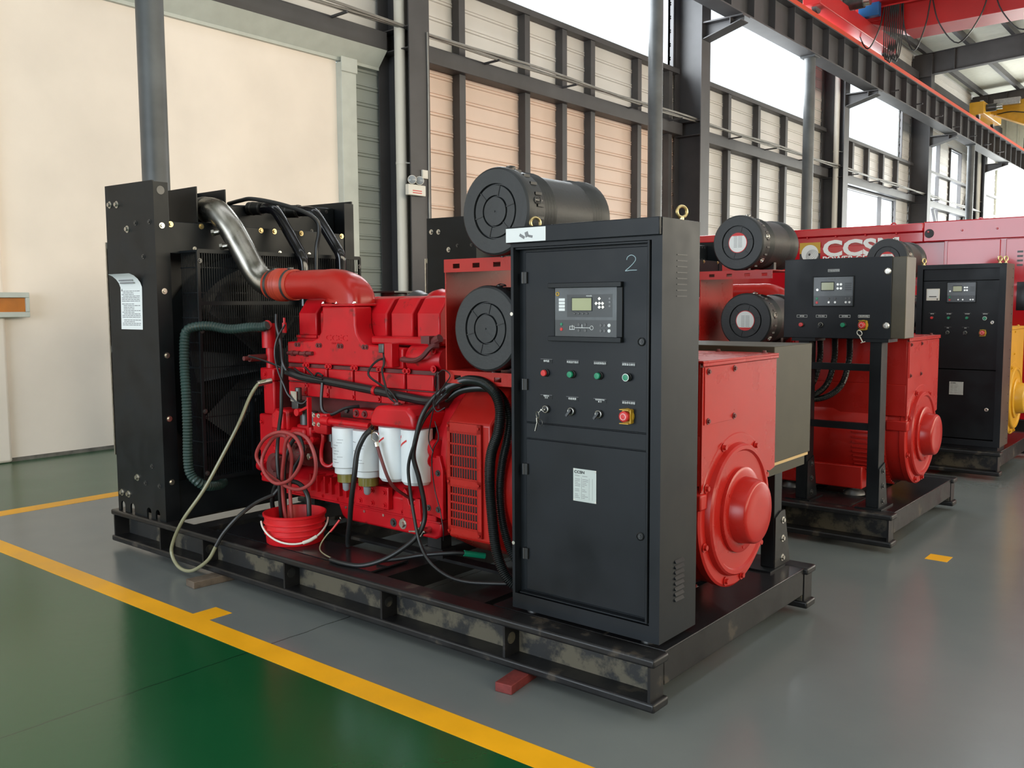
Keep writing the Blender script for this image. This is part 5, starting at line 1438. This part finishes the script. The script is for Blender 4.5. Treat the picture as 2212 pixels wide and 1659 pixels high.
def filter_frame(x0, x1, y0, y1, z0, z1, label, slotx, closed=False):
    t = thing('filter_shelf', label, 'shelf frame', ((x0 + x1) / 2, (y0 + y1) / 2, 1.36), 'red air filter shelf frames')
    obj('side_plate', MB().box(x0, x0 + 0.006, y0, y1, z0 - 0.03, z1), RED2, t)
    if closed:
        obj('side_plate', MB().box(x1 - 0.006, x1, y0, y1 - 0.04, z0, z1 - 0.006), RED2, t)  # unseen plate added to keep side light out of the shelf
    obj('corner_post', MB().box(x1 - 0.04, x1, y1 - 0.04, y1, z0, z1 - 0.006), RED2, t)
    for z in (z1, z0):
        s_ = obj('shelf', MB().box(x0, x1, y0, y1, z - 0.006, z), RED2, t)
        # front flange with slots: strips around the openings
        fl = MB().box(x0, x1, y0 - 0.006, y0, z - 0.022, z).box(x0, x1, y0 - 0.006, y0, z - 0.062, z - 0.044)
        prev = x0
        for sx in slotx + [None]:
            end = x1 if sx is None else sx - 0.022
            fl.box(prev, end, y0 - 0.006, y0, z - 0.044, z - 0.022)
            prev = None if sx is None else sx + 0.022
        obj('slotted_flange', fl, RED2, s_)
    obj('leg', MB().box(x0 + 0.02, x0 + 0.06, y1 - 0.05, y1 - 0.01, 1.2405, z0 - 0.006).box(x1 - 0.10, x1 - 0.06, y1 - 0.05, y1 - 0.01, 1.362, z0 - 0.006), RED2, t)
    return t
SLOTS1 = [-1.265, -1.139, -1.011, -0.88]
filter_frame(-1.345, -0.74, 0.295, 0.84, 1.285, 1.818, 'red slotted shelf frame holding the two plain black air filters', SLOTS1, True)
air_filter(-0.985, 2.020, 0.245, 0.66, 'plain black air filter without label standing on top of the red shelf', 0)
air_filter(-1.045, 1.490, 0.245, 0.60, 'plain black air filter without label on the lower red shelf by the chalk-marked cabinet', 0)
for (x, z, y) in ((-0.985, 1.818, 0.56), (-1.045, 1.285, 0.56)):
    o = obj('filter_saddle', MB().prism([(x - 0.13, z), (x + 0.13, z), (x + 0.13, z + 0.065), (x + 0.10, z + 0.036), (x + 0.05, z + 0.016), (x, z + 0.010), (x - 0.05, z + 0.016), (x - 0.10, z + 0.036), (x - 0.13, z + 0.065)], 'y', y, y + 0.04), DST)
    tag(o, 'dark saddle bracket under the ' + ('upper' if z > 1.5 else 'lower') + ' plain black air filter', 'bracket', 'filter saddles')

# ------------------------------------------------------------------ loose hoses, cables and bucket on the front set
t = thing('bucket', 'short red plastic bucket with white handle on the skid deck, full of hose ends', 'bucket', (-2.53, 0.265, 0.2525))
bx_, by_ = -2.53, 0.265
prof = [(0.158, 0), (0.161, 0.004), (0.164, 0.050), (0.173, 0.055), (0.166, 0.063), (0.166, 0.082), (0.175, 0.087), (0.168, 0.095), (0.168, 0.112), (0.177, 0.117), (0.170, 0.125), (0.171, 0.152), (0.179, 0.156), (0.180, 0.168), (0.173, 0.170), (0.166, 0.152), (0.156, 0.010), (0.0, 0.010)]
obj('shell', MB().lathe((bx_, by_, 0.2530), (0, 0, 1), prof, 44), BPLA, t, ang=40)
hp = []
for k in range(15):
    a = -0.644 - PI * 0.49 + PI * 0.98 * k / 14
    d_ = math.sin(PI * k / 14)
    hp.append((bx_ + 0.187 * math.cos(a), by_ + 0.187 * math.sin(a), 0.375 - 0.098 * d_ ** 1.2))
hb = obj('handle', MB().tube(hp, 0.0055, n=8, k=2), WPL, t)
obj('grip', MB().tube(hp[8:11], 0.010, n=10, k=3), WPL, hb)

def hose(name, pts, r, m, lab, cat='hose', rib=None, n=8, parts=()):
    t = thing(name, lab, cat, pts[0])
    obj('tube', MB().tube(pts, r, n=n, k=8, rib=rib), m, t, ang=30 if rib else 80)
    for nm, mb, mm in parts:
        obj(nm, mb, mm, t)
    return t
hose('drain_tube', [(-2.90, 0.40, 1.15), (-2.92, 0.33, 1.14), (-2.95, 0.28, 1.06), (-2.96, 0.20, 0.90), (-3.02, 0.12, 0.71), (-3.10, 0.04, 0.51), (-3.22, -0.035, 0.32), (-3.32, -0.05, 0.16), (-3.31, -0.055, 0.085), (-3.22, -0.06, 0.035), (-3.09, -0.06, 0.045), (-2.94, -0.05, 0.13), (-2.88, -0.03, 0.22)], 0.0110, YHO,
     'clear yellowed drain tube looping down over the skid edge to the floor', parts=[('dark_end', MB().tube([(-2.88, -0.03, 0.22), (-2.84, 0.0, 0.30), (-2.77, 0.06, 0.40), (-2.75, 0.16, 0.46), (-2.70, 0.25, 0.50)], 0.0115, n=8, k=6), RUB), ('hose_clamp', MB().cyl((-2.90, 0.40, 1.15), (-2.93, 0.32, 1.135), 0.017, n=10), ZNC)])
hose('coiled_hose', [(-2.600, 0.260, 0.330), (-2.610, 0.250, 0.450), (-2.600, 0.235, 0.590), (-2.530, 0.200, 0.730), (-2.465, 0.175, 0.850), (-2.365, 0.170, 0.900), (-2.265, 0.170, 0.870), (-2.220, 0.180, 0.760), (-2.255, 0.190, 0.650), (-2.365, 0.195, 0.585), (-2.485, 0.200, 0.575), (-2.625, 0.200, 0.610), (-2.715, 0.190, 0.660), (-2.755, 0.175, 0.730), (-2.695, 0.165, 0.810), (-2.595, 0.155, 0.870), (-2.465, 0.150, 0.900), (-2.345, 0.145, 0.880), (-2.285, 0.140, 0.800), (-2.325, 0.145, 0.710), (-2.425, 0.150, 0.630), (-2.555, 0.155, 0.600), (-2.675, 0.170, 0.645), (-2.720, 0.190, 0.720), (-2.635, 0.205, 0.840), (-2.555, 0.220, 0.865), (-2.545, 0.235, 0.830), (-2.525, 0.250, 0.750), (-2.555, 0.265, 0.640), (-2.575, 0.270, 0.550), (-2.570, 0.275, 0.330)], 0.0105, RHO, 'faded red hose coiled in loops, both ends hanging into the red bucket')
hose('black_hose', [(-2.82, 0.36, 0.30), (-2.79, 0.30, 0.42), (-2.74, 0.285, 0.53), (-2.66, 0.28, 0.575), (-2.52, 0.285, 0.585), (-2.43, 0.28, 0.53), (-2.41, 0.275, 0.44), (-2.415, 0.275, 0.36)], 0.014, RUB, 'short black hose arching over the rim into the red bucket')
hose('black_hose', [(-2.70, 0.25, 0.50), (-2.66, 0.27, 0.545), (-2.60, 0.29, 0.57), (-2.58, 0.31, 0.66), (-2.52, 0.325, 0.76), (-2.56, 0.335, 0.84), (-2.63, 0.33, 0.80), (-2.67, 0.31, 0.68), (-2.66, 0.295, 0.55), (-2.645, 0.285, 0.35)], 0.0125, RUB, 'black hose looped together with the faded red coil')
hose('black_hose', [(-2.765, 0.385, 1.26), (-2.745, 0.355, 1.10), (-2.72, 0.33, 0.98), (-2.665, 0.27, 0.88), (-2.625, 0.225, 0.74), (-2.615, 0.225, 0.58), (-2.635, 0.245, 0.42), (-2.64, 0.255, 0.32)], 0.011, RUB, 'thin black hose hanging straight down beside the faded red coil into the bucket')
hose('fuel_return_hose', [(-1.945, 0.355, 0.950), (-1.93, 0.315, 0.935), (-1.945, 0.285, 0.90), (-1.975, 0.265, 0.82), (-1.99, 0.255, 0.70), (-2.03, 0.265, 0.56), (-2.09, 0.30, 0.42), (-2.15, 0.335, 0.30), (-2.16, 0.345, 0.262)], 0.0145, RUB, 'black fuel hose with brass ended fitting hanging in front of the fuel filters',
     parts=[('crimp_fitting', MB().cyl((-1.944, 0.352, 0.948), (-1.929, 0.312, 0.930), 0.018, n=6), BRS)])
hose('earth_wire', [(-2.18, 0.30, 0.41), (-2.20, 0.28, 0.375), (-2.23, 0.25, 0.33), (-2.235, 0.215, 0.29), (-2.20, 0.18, 0.268), (-2.12, 0.15, 0.262), (-2.02, 0.125, 0.262)], 0.004, YHO, 'thin yellow green earth wire with ring terminal standing up from the deck', 'wire', parts=[('ring_terminal', MB().ring((-2.172, 0.305, 0.425), (0.6, 0.7, 0.4), 0.008, 0.0025, 14, 6), ZNC), ('red_sleeve', MB().tube([(-2.178, 0.302, 0.415), (-2.20, 0.28, 0.375), (-2.215, 0.265, 0.35)], 0.0058, n=8), RINK)])
hose('battery_cable', [(-2.02, 0.105, 0.264), (-1.92, 0.10, 0.264), (-1.80, 0.12, 0.268), (-1.70, 0.17, 0.30), (-1.62, 0.23, 0.355), (-1.565, 0.29, 0.42), (-1.545, 0.33, 0.50), (-1.54, 0.325, 0.60), (-1.55, 0.30, 0.73), (-1.56, 0.275, 0.84), (-1.525, 0.265, 0.95), (-1.495, 0.275, 1.05), (-1.46, 0.31, 1.13), (-1.41, 0.34, 1.18), (-1.34, 0.345, 1.215)], 0.0125, RUB, 'thick black battery cable lying on the deck edge then rising past the oil filters', 'cable')
hose('sensor_cable', [(-1.36, 0.375, 1.20), (-1.45, 0.35, 1.12), (-1.505, 0.30, 1.03), (-1.53, 0.265, 0.93), (-1.585, 0.265, 0.80), (-1.59, 0.275, 0.68), (-1.57, 0.28, 0.54), (-1.53, 0.28, 0.40), (-1.44, 0.26, 0.32), (-1.31, 0.25, 0.275), (-1.18, 0.255, 0.268), (-1.02, 0.28, 0.285), (-0.93, 0.29, 0.30)], 0.009, RUB, 'thin black cable hanging past the alternator vent and curving under it to the cabinet', 'cable')
hose('deck_cable', [(-1.35, 0.55, 0.30), (-1.40, 0.47, 0.325), (-1.47, 0.41, 0.325), (-1.58, 0.35, 0.31), (-1.69, 0.29, 0.285), (-1.80, 0.23, 0.265)], 0.011, RUB, 'black cable with green plug lying under the alternator vent', 'cable', parts=[('green_plug', MB().cyl((-1.40, 0.47, 0.325), (-1.34, 0.565, 0.30), 0.016, n=10), GRNB)])
hose('conduit_hose', [(-1.46, 0.405, 1.15), (-1.38, 0.355, 1.195), (-1.30, 0.325, 1.222), (-1.21, 0.30, 1.242), (-1.09, 0.28, 1.235), (-1.00, 0.26, 1.19), (-0.965, 0.25, 1.12), (-0.975, 0.25, 1.02), (-1.02, 0.25, 0.91), (-1.04, 0.26, 0.78), (-1.02, 0.25, 0.63), (-0.99, 0.24, 0.48), (-0.95, 0.24, 0.38), (-0.90, 0.255, 0.315), (-0.84, 0.28, 0.30), (-0.785, 0.29, 0.30)], 0.026, CBL, 'thick black corrugated conduit arching from the engine loom down to the cabinet foot', 'conduit', rib=0.009, n=12)
hose('conduit_hose', [(-1.48, 0.44, 1.12), (-1.36, 0.41, 1.175), (-1.21, 0.375, 1.20), (-1.08, 0.335, 1.20), (-0.985, 0.305, 1.15), (-0.955, 0.305, 1.07), (-0.97, 0.305, 0.97), (-1.00, 0.305, 0.86), (-1.015, 0.305, 0.73), (-1.00, 0.30, 0.60), (-0.965, 0.30, 0.49), (-0.92, 0.30, 0.42), (-0.85, 0.31, 0.38), (-0.785, 0.32, 0.37)], 0.022, CBL, 'slimmer black corrugated conduit hanging next to the thick one beside the cabinet', 'conduit', rib=0.009, n=12)
hose('conduit_hose', [(-0.785, 0.335, 0.90), (-0.86, 0.33, 0.86), (-0.915, 0.33, 0.80), (-0.935, 0.33, 0.70), (-0.92, 0.33, 0.60), (-0.88, 0.33, 0.54), (-0.82, 0.335, 0.51), (-0.785, 0.34, 0.50)], 0.018, CBL, 'short black corrugated conduit loop bulging out beside the cabinet edge', 'conduit', rib=0.009, n=12)
for k, pts in enumerate((
    [(-1.455, 0.34, 1.19), (-1.41, 0.30, 1.25), (-1.35, 0.28, 1.285), (-1.30, 0.275, 1.26), (-1.345, 0.28, 1.21), (-1.40, 0.29, 1.15), (-1.45, 0.30, 1.05), (-1.49, 0.315, 0.93), (-1.47, 0.325, 0.86)],
    [(-1.47, 0.36, 1.16), (-1.43, 0.30, 1.22), (-1.38, 0.27, 1.27), (-1.375, 0.265, 1.20), (-1.41, 0.27, 1.12), (-1.39, 0.275, 1.08), (-1.35, 0.29, 1.10)],
    [(-1.46, 0.33, 1.02), (-1.44, 0.335, 0.94), (-1.475, 0.335, 0.88), (-1.50, 0.345, 0.80), (-1.50, 0.365, 0.66), (-1.455, 0.355, 0.56), (-1.43, 0.35, 0.46), (-1.46, 0.38, 0.40)])):
    hose('loose_wire', pts, 0.003, RUB, ('thin loose black wires looping in front of the shelf flange', 'tangle of thin black wire beside the conduit arch', 'thin dark wire dangling along the alternator vent edge')[k], 'wire', n=6)
# ================================================================== SECOND AND THIRD SETS, RED CANOPY
D2, D3 = 2.975, 6.03
sk2 = dup(sk1, (-0.02, D2, 0.0), 'black steel skid frame under the post-mounted control box')
sk3 = dup(sk1, (0.0, D3, 0.0), 'black steel skid frame under the yellow alternator')
for d_, nm in ((D2, 'post-mounted control box'), (D3, 'yellow alternator')):
    for x in (-0.9, -3.4):
        for y in (0.06, 1.40):
            timber(x, d_ + y, d_ + y + 0.2, WOOD, 'timber block under the skid of the %s' % nm)
rad2 = dup(rad1, (-0.02, D2, 0.03), 'black radiator whose bolted side panel shows behind the plain air filters')
rad3 = dup(rad1, (0.0, D3, 0.0), 'black radiator in line with the yellow alternator')
rad2.location.z = rad1.location.z
for o_, l_ in ((cap1, 'bare steel charge air pipe near the labelled air filters'), (cool1, 'gloss black coolant pipe near the labelled air filters, next to a steel air pipe'), (cool2, 'gloss black coolant pipe near the labelled air filters, away from the steel air pipe')):
    dup(o_, (-0.02, D2, 0.0), l_)
eng2 = dup(eng1, (-0.02, D2, 0.0), 'red diesel engine beside the two labelled air filters and post-mounted control box')
eng3 = dup(eng1, (0.0, D3, 0.0), 'red diesel engine in line with the yellow alternator')
alt2 = dup(alt1, (-0.02, D2, 0.0), 'red alternator with ribbed vents beside the post-mounted control box')
alt3 = dup(alt1, (0.0, D3, 0.0), 'yellow alternator with round end bell beside a tall black cabinet', swap={'red_satin_paint': 'yellow_machine_paint', 'dirty_shaded_maroon_paint': 'yellow_machine_paint'})
SL2 = [-1.44, -1.30, -1.16, -1.03]
filter_frame(-1.54, -0.97, D2 + 0.295, D2 + 0.84, 1.275, 1.838, 'red slotted shelf frame under the two labelled air filters by the post-mounted box', SL2)
air_filter(-1.232, 2.112 - 0.075, D2 + 0.28, 0.66, 'black air filter with round white label on top of the shelf by the post-mounted box', 1)
air_filter(-1.165, 1.475, D2 + 0.28, 0.60, 'black air filter with round white label low beside the post-mounted control box', -1)
for (x, z, y) in ((-1.232, 1.838, D2 + 0.62), (-1.165, 1.275, D2 + 0.62)):
    o = obj('filter_saddle', MB().prism([(x - 0.13, z), (x + 0.13, z), (x + 0.13, z + 0.065), (x + 0.10, z + 0.036), (x + 0.05, z + 0.016), (x, z + 0.006), (x - 0.05, z + 0.016), (x - 0.10, z + 0.036), (x - 0.13, z + 0.065)], 'y', y, y + 0.04), DST)
    tag(o, 'dark saddle bracket under the ' + ('upper' if z > 1.5 else 'lower') + ' labelled air filter', 'bracket', 'filter saddles')
filter_frame(-1.40, -0.80, D3 + 0.295, D3 + 0.84, 1.275, 1.820, 'red shelf frame beside the cabinet with the square white meter', [-1.3, -1.17, -1.04])
air_filter(-1.105, 2.020, D3 + 0.25, 0.66, 'black air filter with white label above the cabinet with the square meter', 1)
air_filter(-1.00, 1.480, D3 + 0.25, 0.60, 'black air filter with white label low beside the cabinet with the square meter', 1)

# post-mounted control box of the second set
yb = D2 + 0.10
t = thing('control_box', 'wide black control box with a white key hanging, mounted on two posts', 'control box', (-0.42, yb + 0.1, 1.37))
cbx = obj('case', MB().box(-0.805, -0.010, yb + 0.012, yb + 0.21, 1.370, 1.888), mat('black_olive_box_paint', (0.062, 0.050, 0.028), 0.4, var=0.2), t, bev=0.004)
dr = obj('door', MB().box(-0.800, -0.095, yb, yb + 0.012, 1.366, 1.892), CABM, t, bev=0.003)
genset_controller(dr, -0.600, -0.328, 1.575, 1.775, yb, False)
nameplate(dr, -0.465, yb, 1.812, '发电机组控制箱', True, w_=0.075)
for x, s_ in ((-0.672, '蜂鸣器'), (-0.540, '手动 自动'), (-0.385, '试灯按钮'), (-0.262, '紧急停车按钮')):
    nameplate(dr, x, yb, 1.512, s_, True, w_=0.072)
pilot(dr, -0.672, yb, 1.455, REDB, 0.014)
rotary(dr, -0.540, yb, 1.455)
pilot(dr, -0.392, yb, 1.455, GRNB, 0.015)
estop(dr, -0.265, yb, 1.455, 1.15)
for z in (1.797, 1.452):
    obj('round_latch', MB().lathe((-0.122, yb, z), (0, -1, 0), [(0.022, 0), (0.022, 0.004), (0.016, 0.010), (0.0, 0.011)], 20).box(-0.126, -0.118, yb - 0.018, yb - 0.010, z - 0.012, z + 0.004), ZNC, dr)
obj('tee_key', MB().ring((-0.272, yb - 0.048, 1.405), (0.3, 1, 0.4), 0.018, 0.003, 16, 6).bar((-0.272, yb - 0.046, 1.388), (-0.250, yb - 0.046, 1.345), 0.010, 0.004).bar((-0.262, yb - 0.046, 1.342), (-0.236, yb - 0.046, 1.350), 0.010, 0.004), WPL, dr)
t = thing('box_stand', 'black two-post stand with crossbars under the wide control box', 'stand', (-0.42, yb + 0.1, 0.2525))
for x in (-0.225, -0.70):
    p = obj('post', MB().box(x, x + 0.075, yb + 0.02, yb + 0.14, 0.262, 1.345), BLK, t, bev=0.003)
    g = obj('gusset_plate', MB().prism([(yb + 0.02, 0.262), (yb + 0.02, 0.52), (yb + 0.13, 0.55), (yb + 0.20, 0.262)], 'x', x + 0.075, x + 0.083), BLK, p)
    bolts(g, [(x + 0.083, yb + 0.09, z) for z in (0.50, 0.40, 0.30)], (1, 0, 0), 0.013, 0.012, DST)
    obj('base_plate', MB().box(x - 0.06, x + 0.11, yb - 0.01, yb + 0.24, 0.2525, 0.262), BLK, p)
    obj('head_plate', MB().box(x - 0.04, x + 0.12, yb + 0.0, yb + 0.19, 1.345, 1.366), BLK, p)
for z in (1.155, 0.765):
    obj('crossbar', MB().box(-0.625, -0.225, yb + 0.03, yb + 0.07, z, z + 0.045), BLK, t)
for k, x in enumerate((-0.60, -0.50, -0.40)):
    hose('box_cable', [(x, yb + 0.15, 1.36), (x - 0.01, yb + 0.17, 1.20), (x - 0.08, yb + 0.20, 1.02), (x - 0.25, yb + 0.23, 0.93), (x - 0.45, yb + 0.24, 0.97)], 0.022, CBL, 'black conduit dropping from the underside of the wide control box', 'conduit', rib=0.010, n=10)['group'] = 'conduits under the wide control box'

# tall cabinet on the third skid
yc3 = D3 + 0.105
t = thing('control_cabinet', 'tall black control cabinet with square white meter and brown rusty side', 'control cabinet', (-0.4, yc3 + 0.2, 0.2525), 'control cabinets')
sh = MB().box(-0.78, -0.76, yc3, yc3 + 0.335, 0.285, 1.945).box(-0.055, -0.03, yc3, yc3 + 0.335, 0.285, 1.945).box(-0.76, -0.055, yc3 + 0.315, yc3 + 0.335, 0.285, 1.945).box(-0.76, -0.055, yc3, yc3 + 0.315, 1.915, 1.945).box(-0.76, -0.055, yc3, yc3 + 0.315, 0.285, 0.33)
b3 = obj('body', sh, mat('rusty_brown_black_paint', (0.045, 0.028, 0.020), 0.45, var=0.35, vscale=5), t, bev=0.003)
obj('front_frame', MB().box(-0.78, -0.73, yc3 - 0.004, yc3, 0.285, 1.945).box(-0.085, -0.03, yc3 - 0.004, yc3, 0.285, 1.945).box(-0.73, -0.085, yc3 - 0.004, yc3, 1.905, 1.945).box(-0.73, -0.085, yc3 - 0.004, yc3, 0.285, 0.34), CABM, b3)
obj('top_rail', MB().box(-0.73, -0.085, yc3 + 0.03, yc3 + 0.04, 1.80, 1.905), CABM, b3)
ud3 = obj('upper_door', MB().box(-0.735, -0.09, yc3 + 0.03, yc3 + 0.04, 0.985, 1.795), BLK, t, bev=0.002)
ld3 = obj('lower_door', MB().box(-0.735, -0.09, yc3 + 0.03, yc3 + 0.04, 0.345, 0.975), BLK, t, bev=0.002)
y3 = yc3 + 0.03
genset_controller(ud3, -0.525, -0.275, 1.595, 1.785, y3, False)
mt = obj('panel_meter', MB().box(-0.70, -0.585, y3 - 0.012, y3, 1.615, 1.725), WPL, ud3, bev=0.003)
obj('meter_scale', MB().box(-0.690, -0.595, y3 - 0.0135, y3 - 0.012, 1.640, 1.716), PAP, mt)
obj('meter_mark', MB().box(-0.675, -0.61, y3 - 0.0145, y3 - 0.0135, 1.648, 1.656).box(-0.607, -0.598, y3 - 0.0145, y3 - 0.012, 1.622, 1.634), DINK, mt)
for x, m in ((-0.645, REDB), (-0.50, GRNB), (-0.345, GRNB)):
    pilot(ud3, x, y3, 1.455, m, 0.0125)
pilot(ud3, -0.195, y3, 1.452, GRNB, 0.016, WINK)
for x, s_ in ((-0.645, '蜂鸣器'), (-0.50, '运行指示'), (-0.345, '自动控制'), (-0.195, '报警复位')):
    nameplate(ud3, x, y3, 1.492, s_)
for x in (-0.505, -0.355):
    rotary(ud3, x, y3, 1.32)
    nameplate(ud3, x, y3, 1.362, '开关')
estop(ud3, -0.21, y3, 1.32, 1.1)
door_lock(ud3, -0.135, y3, 1.415, ZNC)
door_lock(ld3, -0.155, y3, 0.62, ZNC)
rating_plate(ld3, -0.475, -0.355, 0.745, 0.865, y3)
eyebolt(b3, -0.74, yc3 + 0.06, 1.945)
eyebolt(b3, -0.10, yc3 + 0.06, 1.945)
eyebolt(b3, -0.06, yc3 + 0.10, 1.945)
obj('plinth', MB().box(-0.76, -0.05, yc3 + 0.02, yc3 + 0.315, 0.2525, 0.285), BLK, t)
for k in range(20):
    obj('side_rivet', MB().lathe((-0.03, yc3 + 0.27, 1.9 - k * 0.082), (1, 0, 0), [(0.006, 0), (0.003, 0.003)], 8), CABM, b3)

# red sound-proof canopy beyond
ye = 9.05
t = thing('generator_canopy', 'glossy red enclosed generator canopy with white CCSN lettering beyond the open sets', 'generator canopy', (-2.0, ye + 0.8, 0.0))
bd = obj('body', MB().box(-4.6, -1.66, ye, ye + 1.7, 0.22, 2.36).box(-1.28, 1.6, ye, ye + 1.7, 0.22, 2.36).box(-1.66, -1.28, ye + 0.10, ye + 1.7, 0.22, 2.36), GRED, t, bev=0.006)
obj('roof', MB().box(-4.63, -1.52, ye - 0.03, ye + 1.73, 2.47, 2.575).box(-1.52, 1.63, ye - 0.02, ye + 1.72, 2.34, 2.585).box(-4.6, -1.52, ye, ye + 1.7, 2.34, 2.47), GRED, t, bev=0.012, seg=3)
obj('base_frame', MB().box(-4.65, 1.65, ye - 0.02, ye + 1.72, 0.0, 0.22), SKD, t, bev=0.006)
for (xa, xb) in ((-1.24, -0.66), (-0.60, 0.35), (0.41, 1.56)):
    d_ = obj('door', MB().box(xa, xb, ye - 0.016, ye, 0.30, 2.335), GRED, t, bev=0.006)
    if xa == -0.60:
        for r in range(4):
            for k in range(9):
                obj('vent_slot', MB().box(-0.48 + k * 0.088, -0.42 + k * 0.088, ye - 0.0185, ye - 0.016, 2.17 - r * 0.052, 2.192 - r * 0.052), DST, d_)
        obj('window', MB().box(-0.47, 0.22, ye - 0.022, ye - 0.016, 1.50, 1.83), GLB, d_, bev=0.01)
obj('door', MB().box(-4.5, -3.25, ye - 0.016, ye, 0.30, 2.335), GRED, t, bev=0.006)
obj('door', MB().box(-3.2, -1.72, ye - 0.016, ye, 0.30, 2.335), GRED, t, bev=0.006)
obj('service_hole', MB().lathe((-1.45, ye - 0.021, 2.44), (0, -1, 0), [(0.055, 0), (0.05, 0.004), (0.0, 0.002)], 20), RUB, bd)
for x in (-3.6, -1.9, -0.9, 0.2):
    obj('lifting_eye', MB().ring((x, ye + 0.06, 2.57), (0, 1, 0), 0.030, 0.009, 16, 6), GRED, t)
for k in range(16):
    obj('rivet', MB().lathe((-4.5 + k * 0.38, ye - 0.0302, 2.46), (0, -1, 0), [(0.012, 0), (0.006, 0.006)], 10), GRED, bd)
yl = ye - 0.0165
lg = obj('logo_panel', MB().box(-3.08, -2.80, yl - 0.001, yl + 0.0005, 2.225, 2.40), YELB, bd)
obj('logo_panel_dark', MB().box(-3.08, -2.80, yl - 0.0012, yl + 0.0005, 2.10, 2.255), DINK, bd)
gl = MB().lathe((-2.94, yl - 0.0012, 2.255), (0, -1, 0), [(0.115, 0), (0.115, 0.0006)], 32)
obj('logo_disc', gl, PAP, bd)
rg = MB()
for k in range(5):
    rg.ring((-2.93 + 0.006 * k, yl - 0.0019, 2.235 - 0.004 * k), (0, -1, 0), 0.020 + 0.016 * k, 0.0022, 28, 4)
obj('logo_rings', rg, INK, bd)
obj('logo_hub', MB().lathe((-2.945, yl - 0.0019, 2.242), (0, -1, 0), [(0.016, 0), (0.016, 0.0008)], 16), DINK, bd)
text('lettering', 'CCSN', 0.280, (-2.77, yl - 0.001, 2.300), '-y', WINK, bd, align='LEFT', ext=0.0012, sx=1.32, bold=0.010)
text('lettering', 'POWER GENERATION', 0.098, (-2.77, yl - 0.001, 2.170), '-y', WINK, bd, align='LEFT', ext=0.0012, sx=1.18, bold=0.0022)
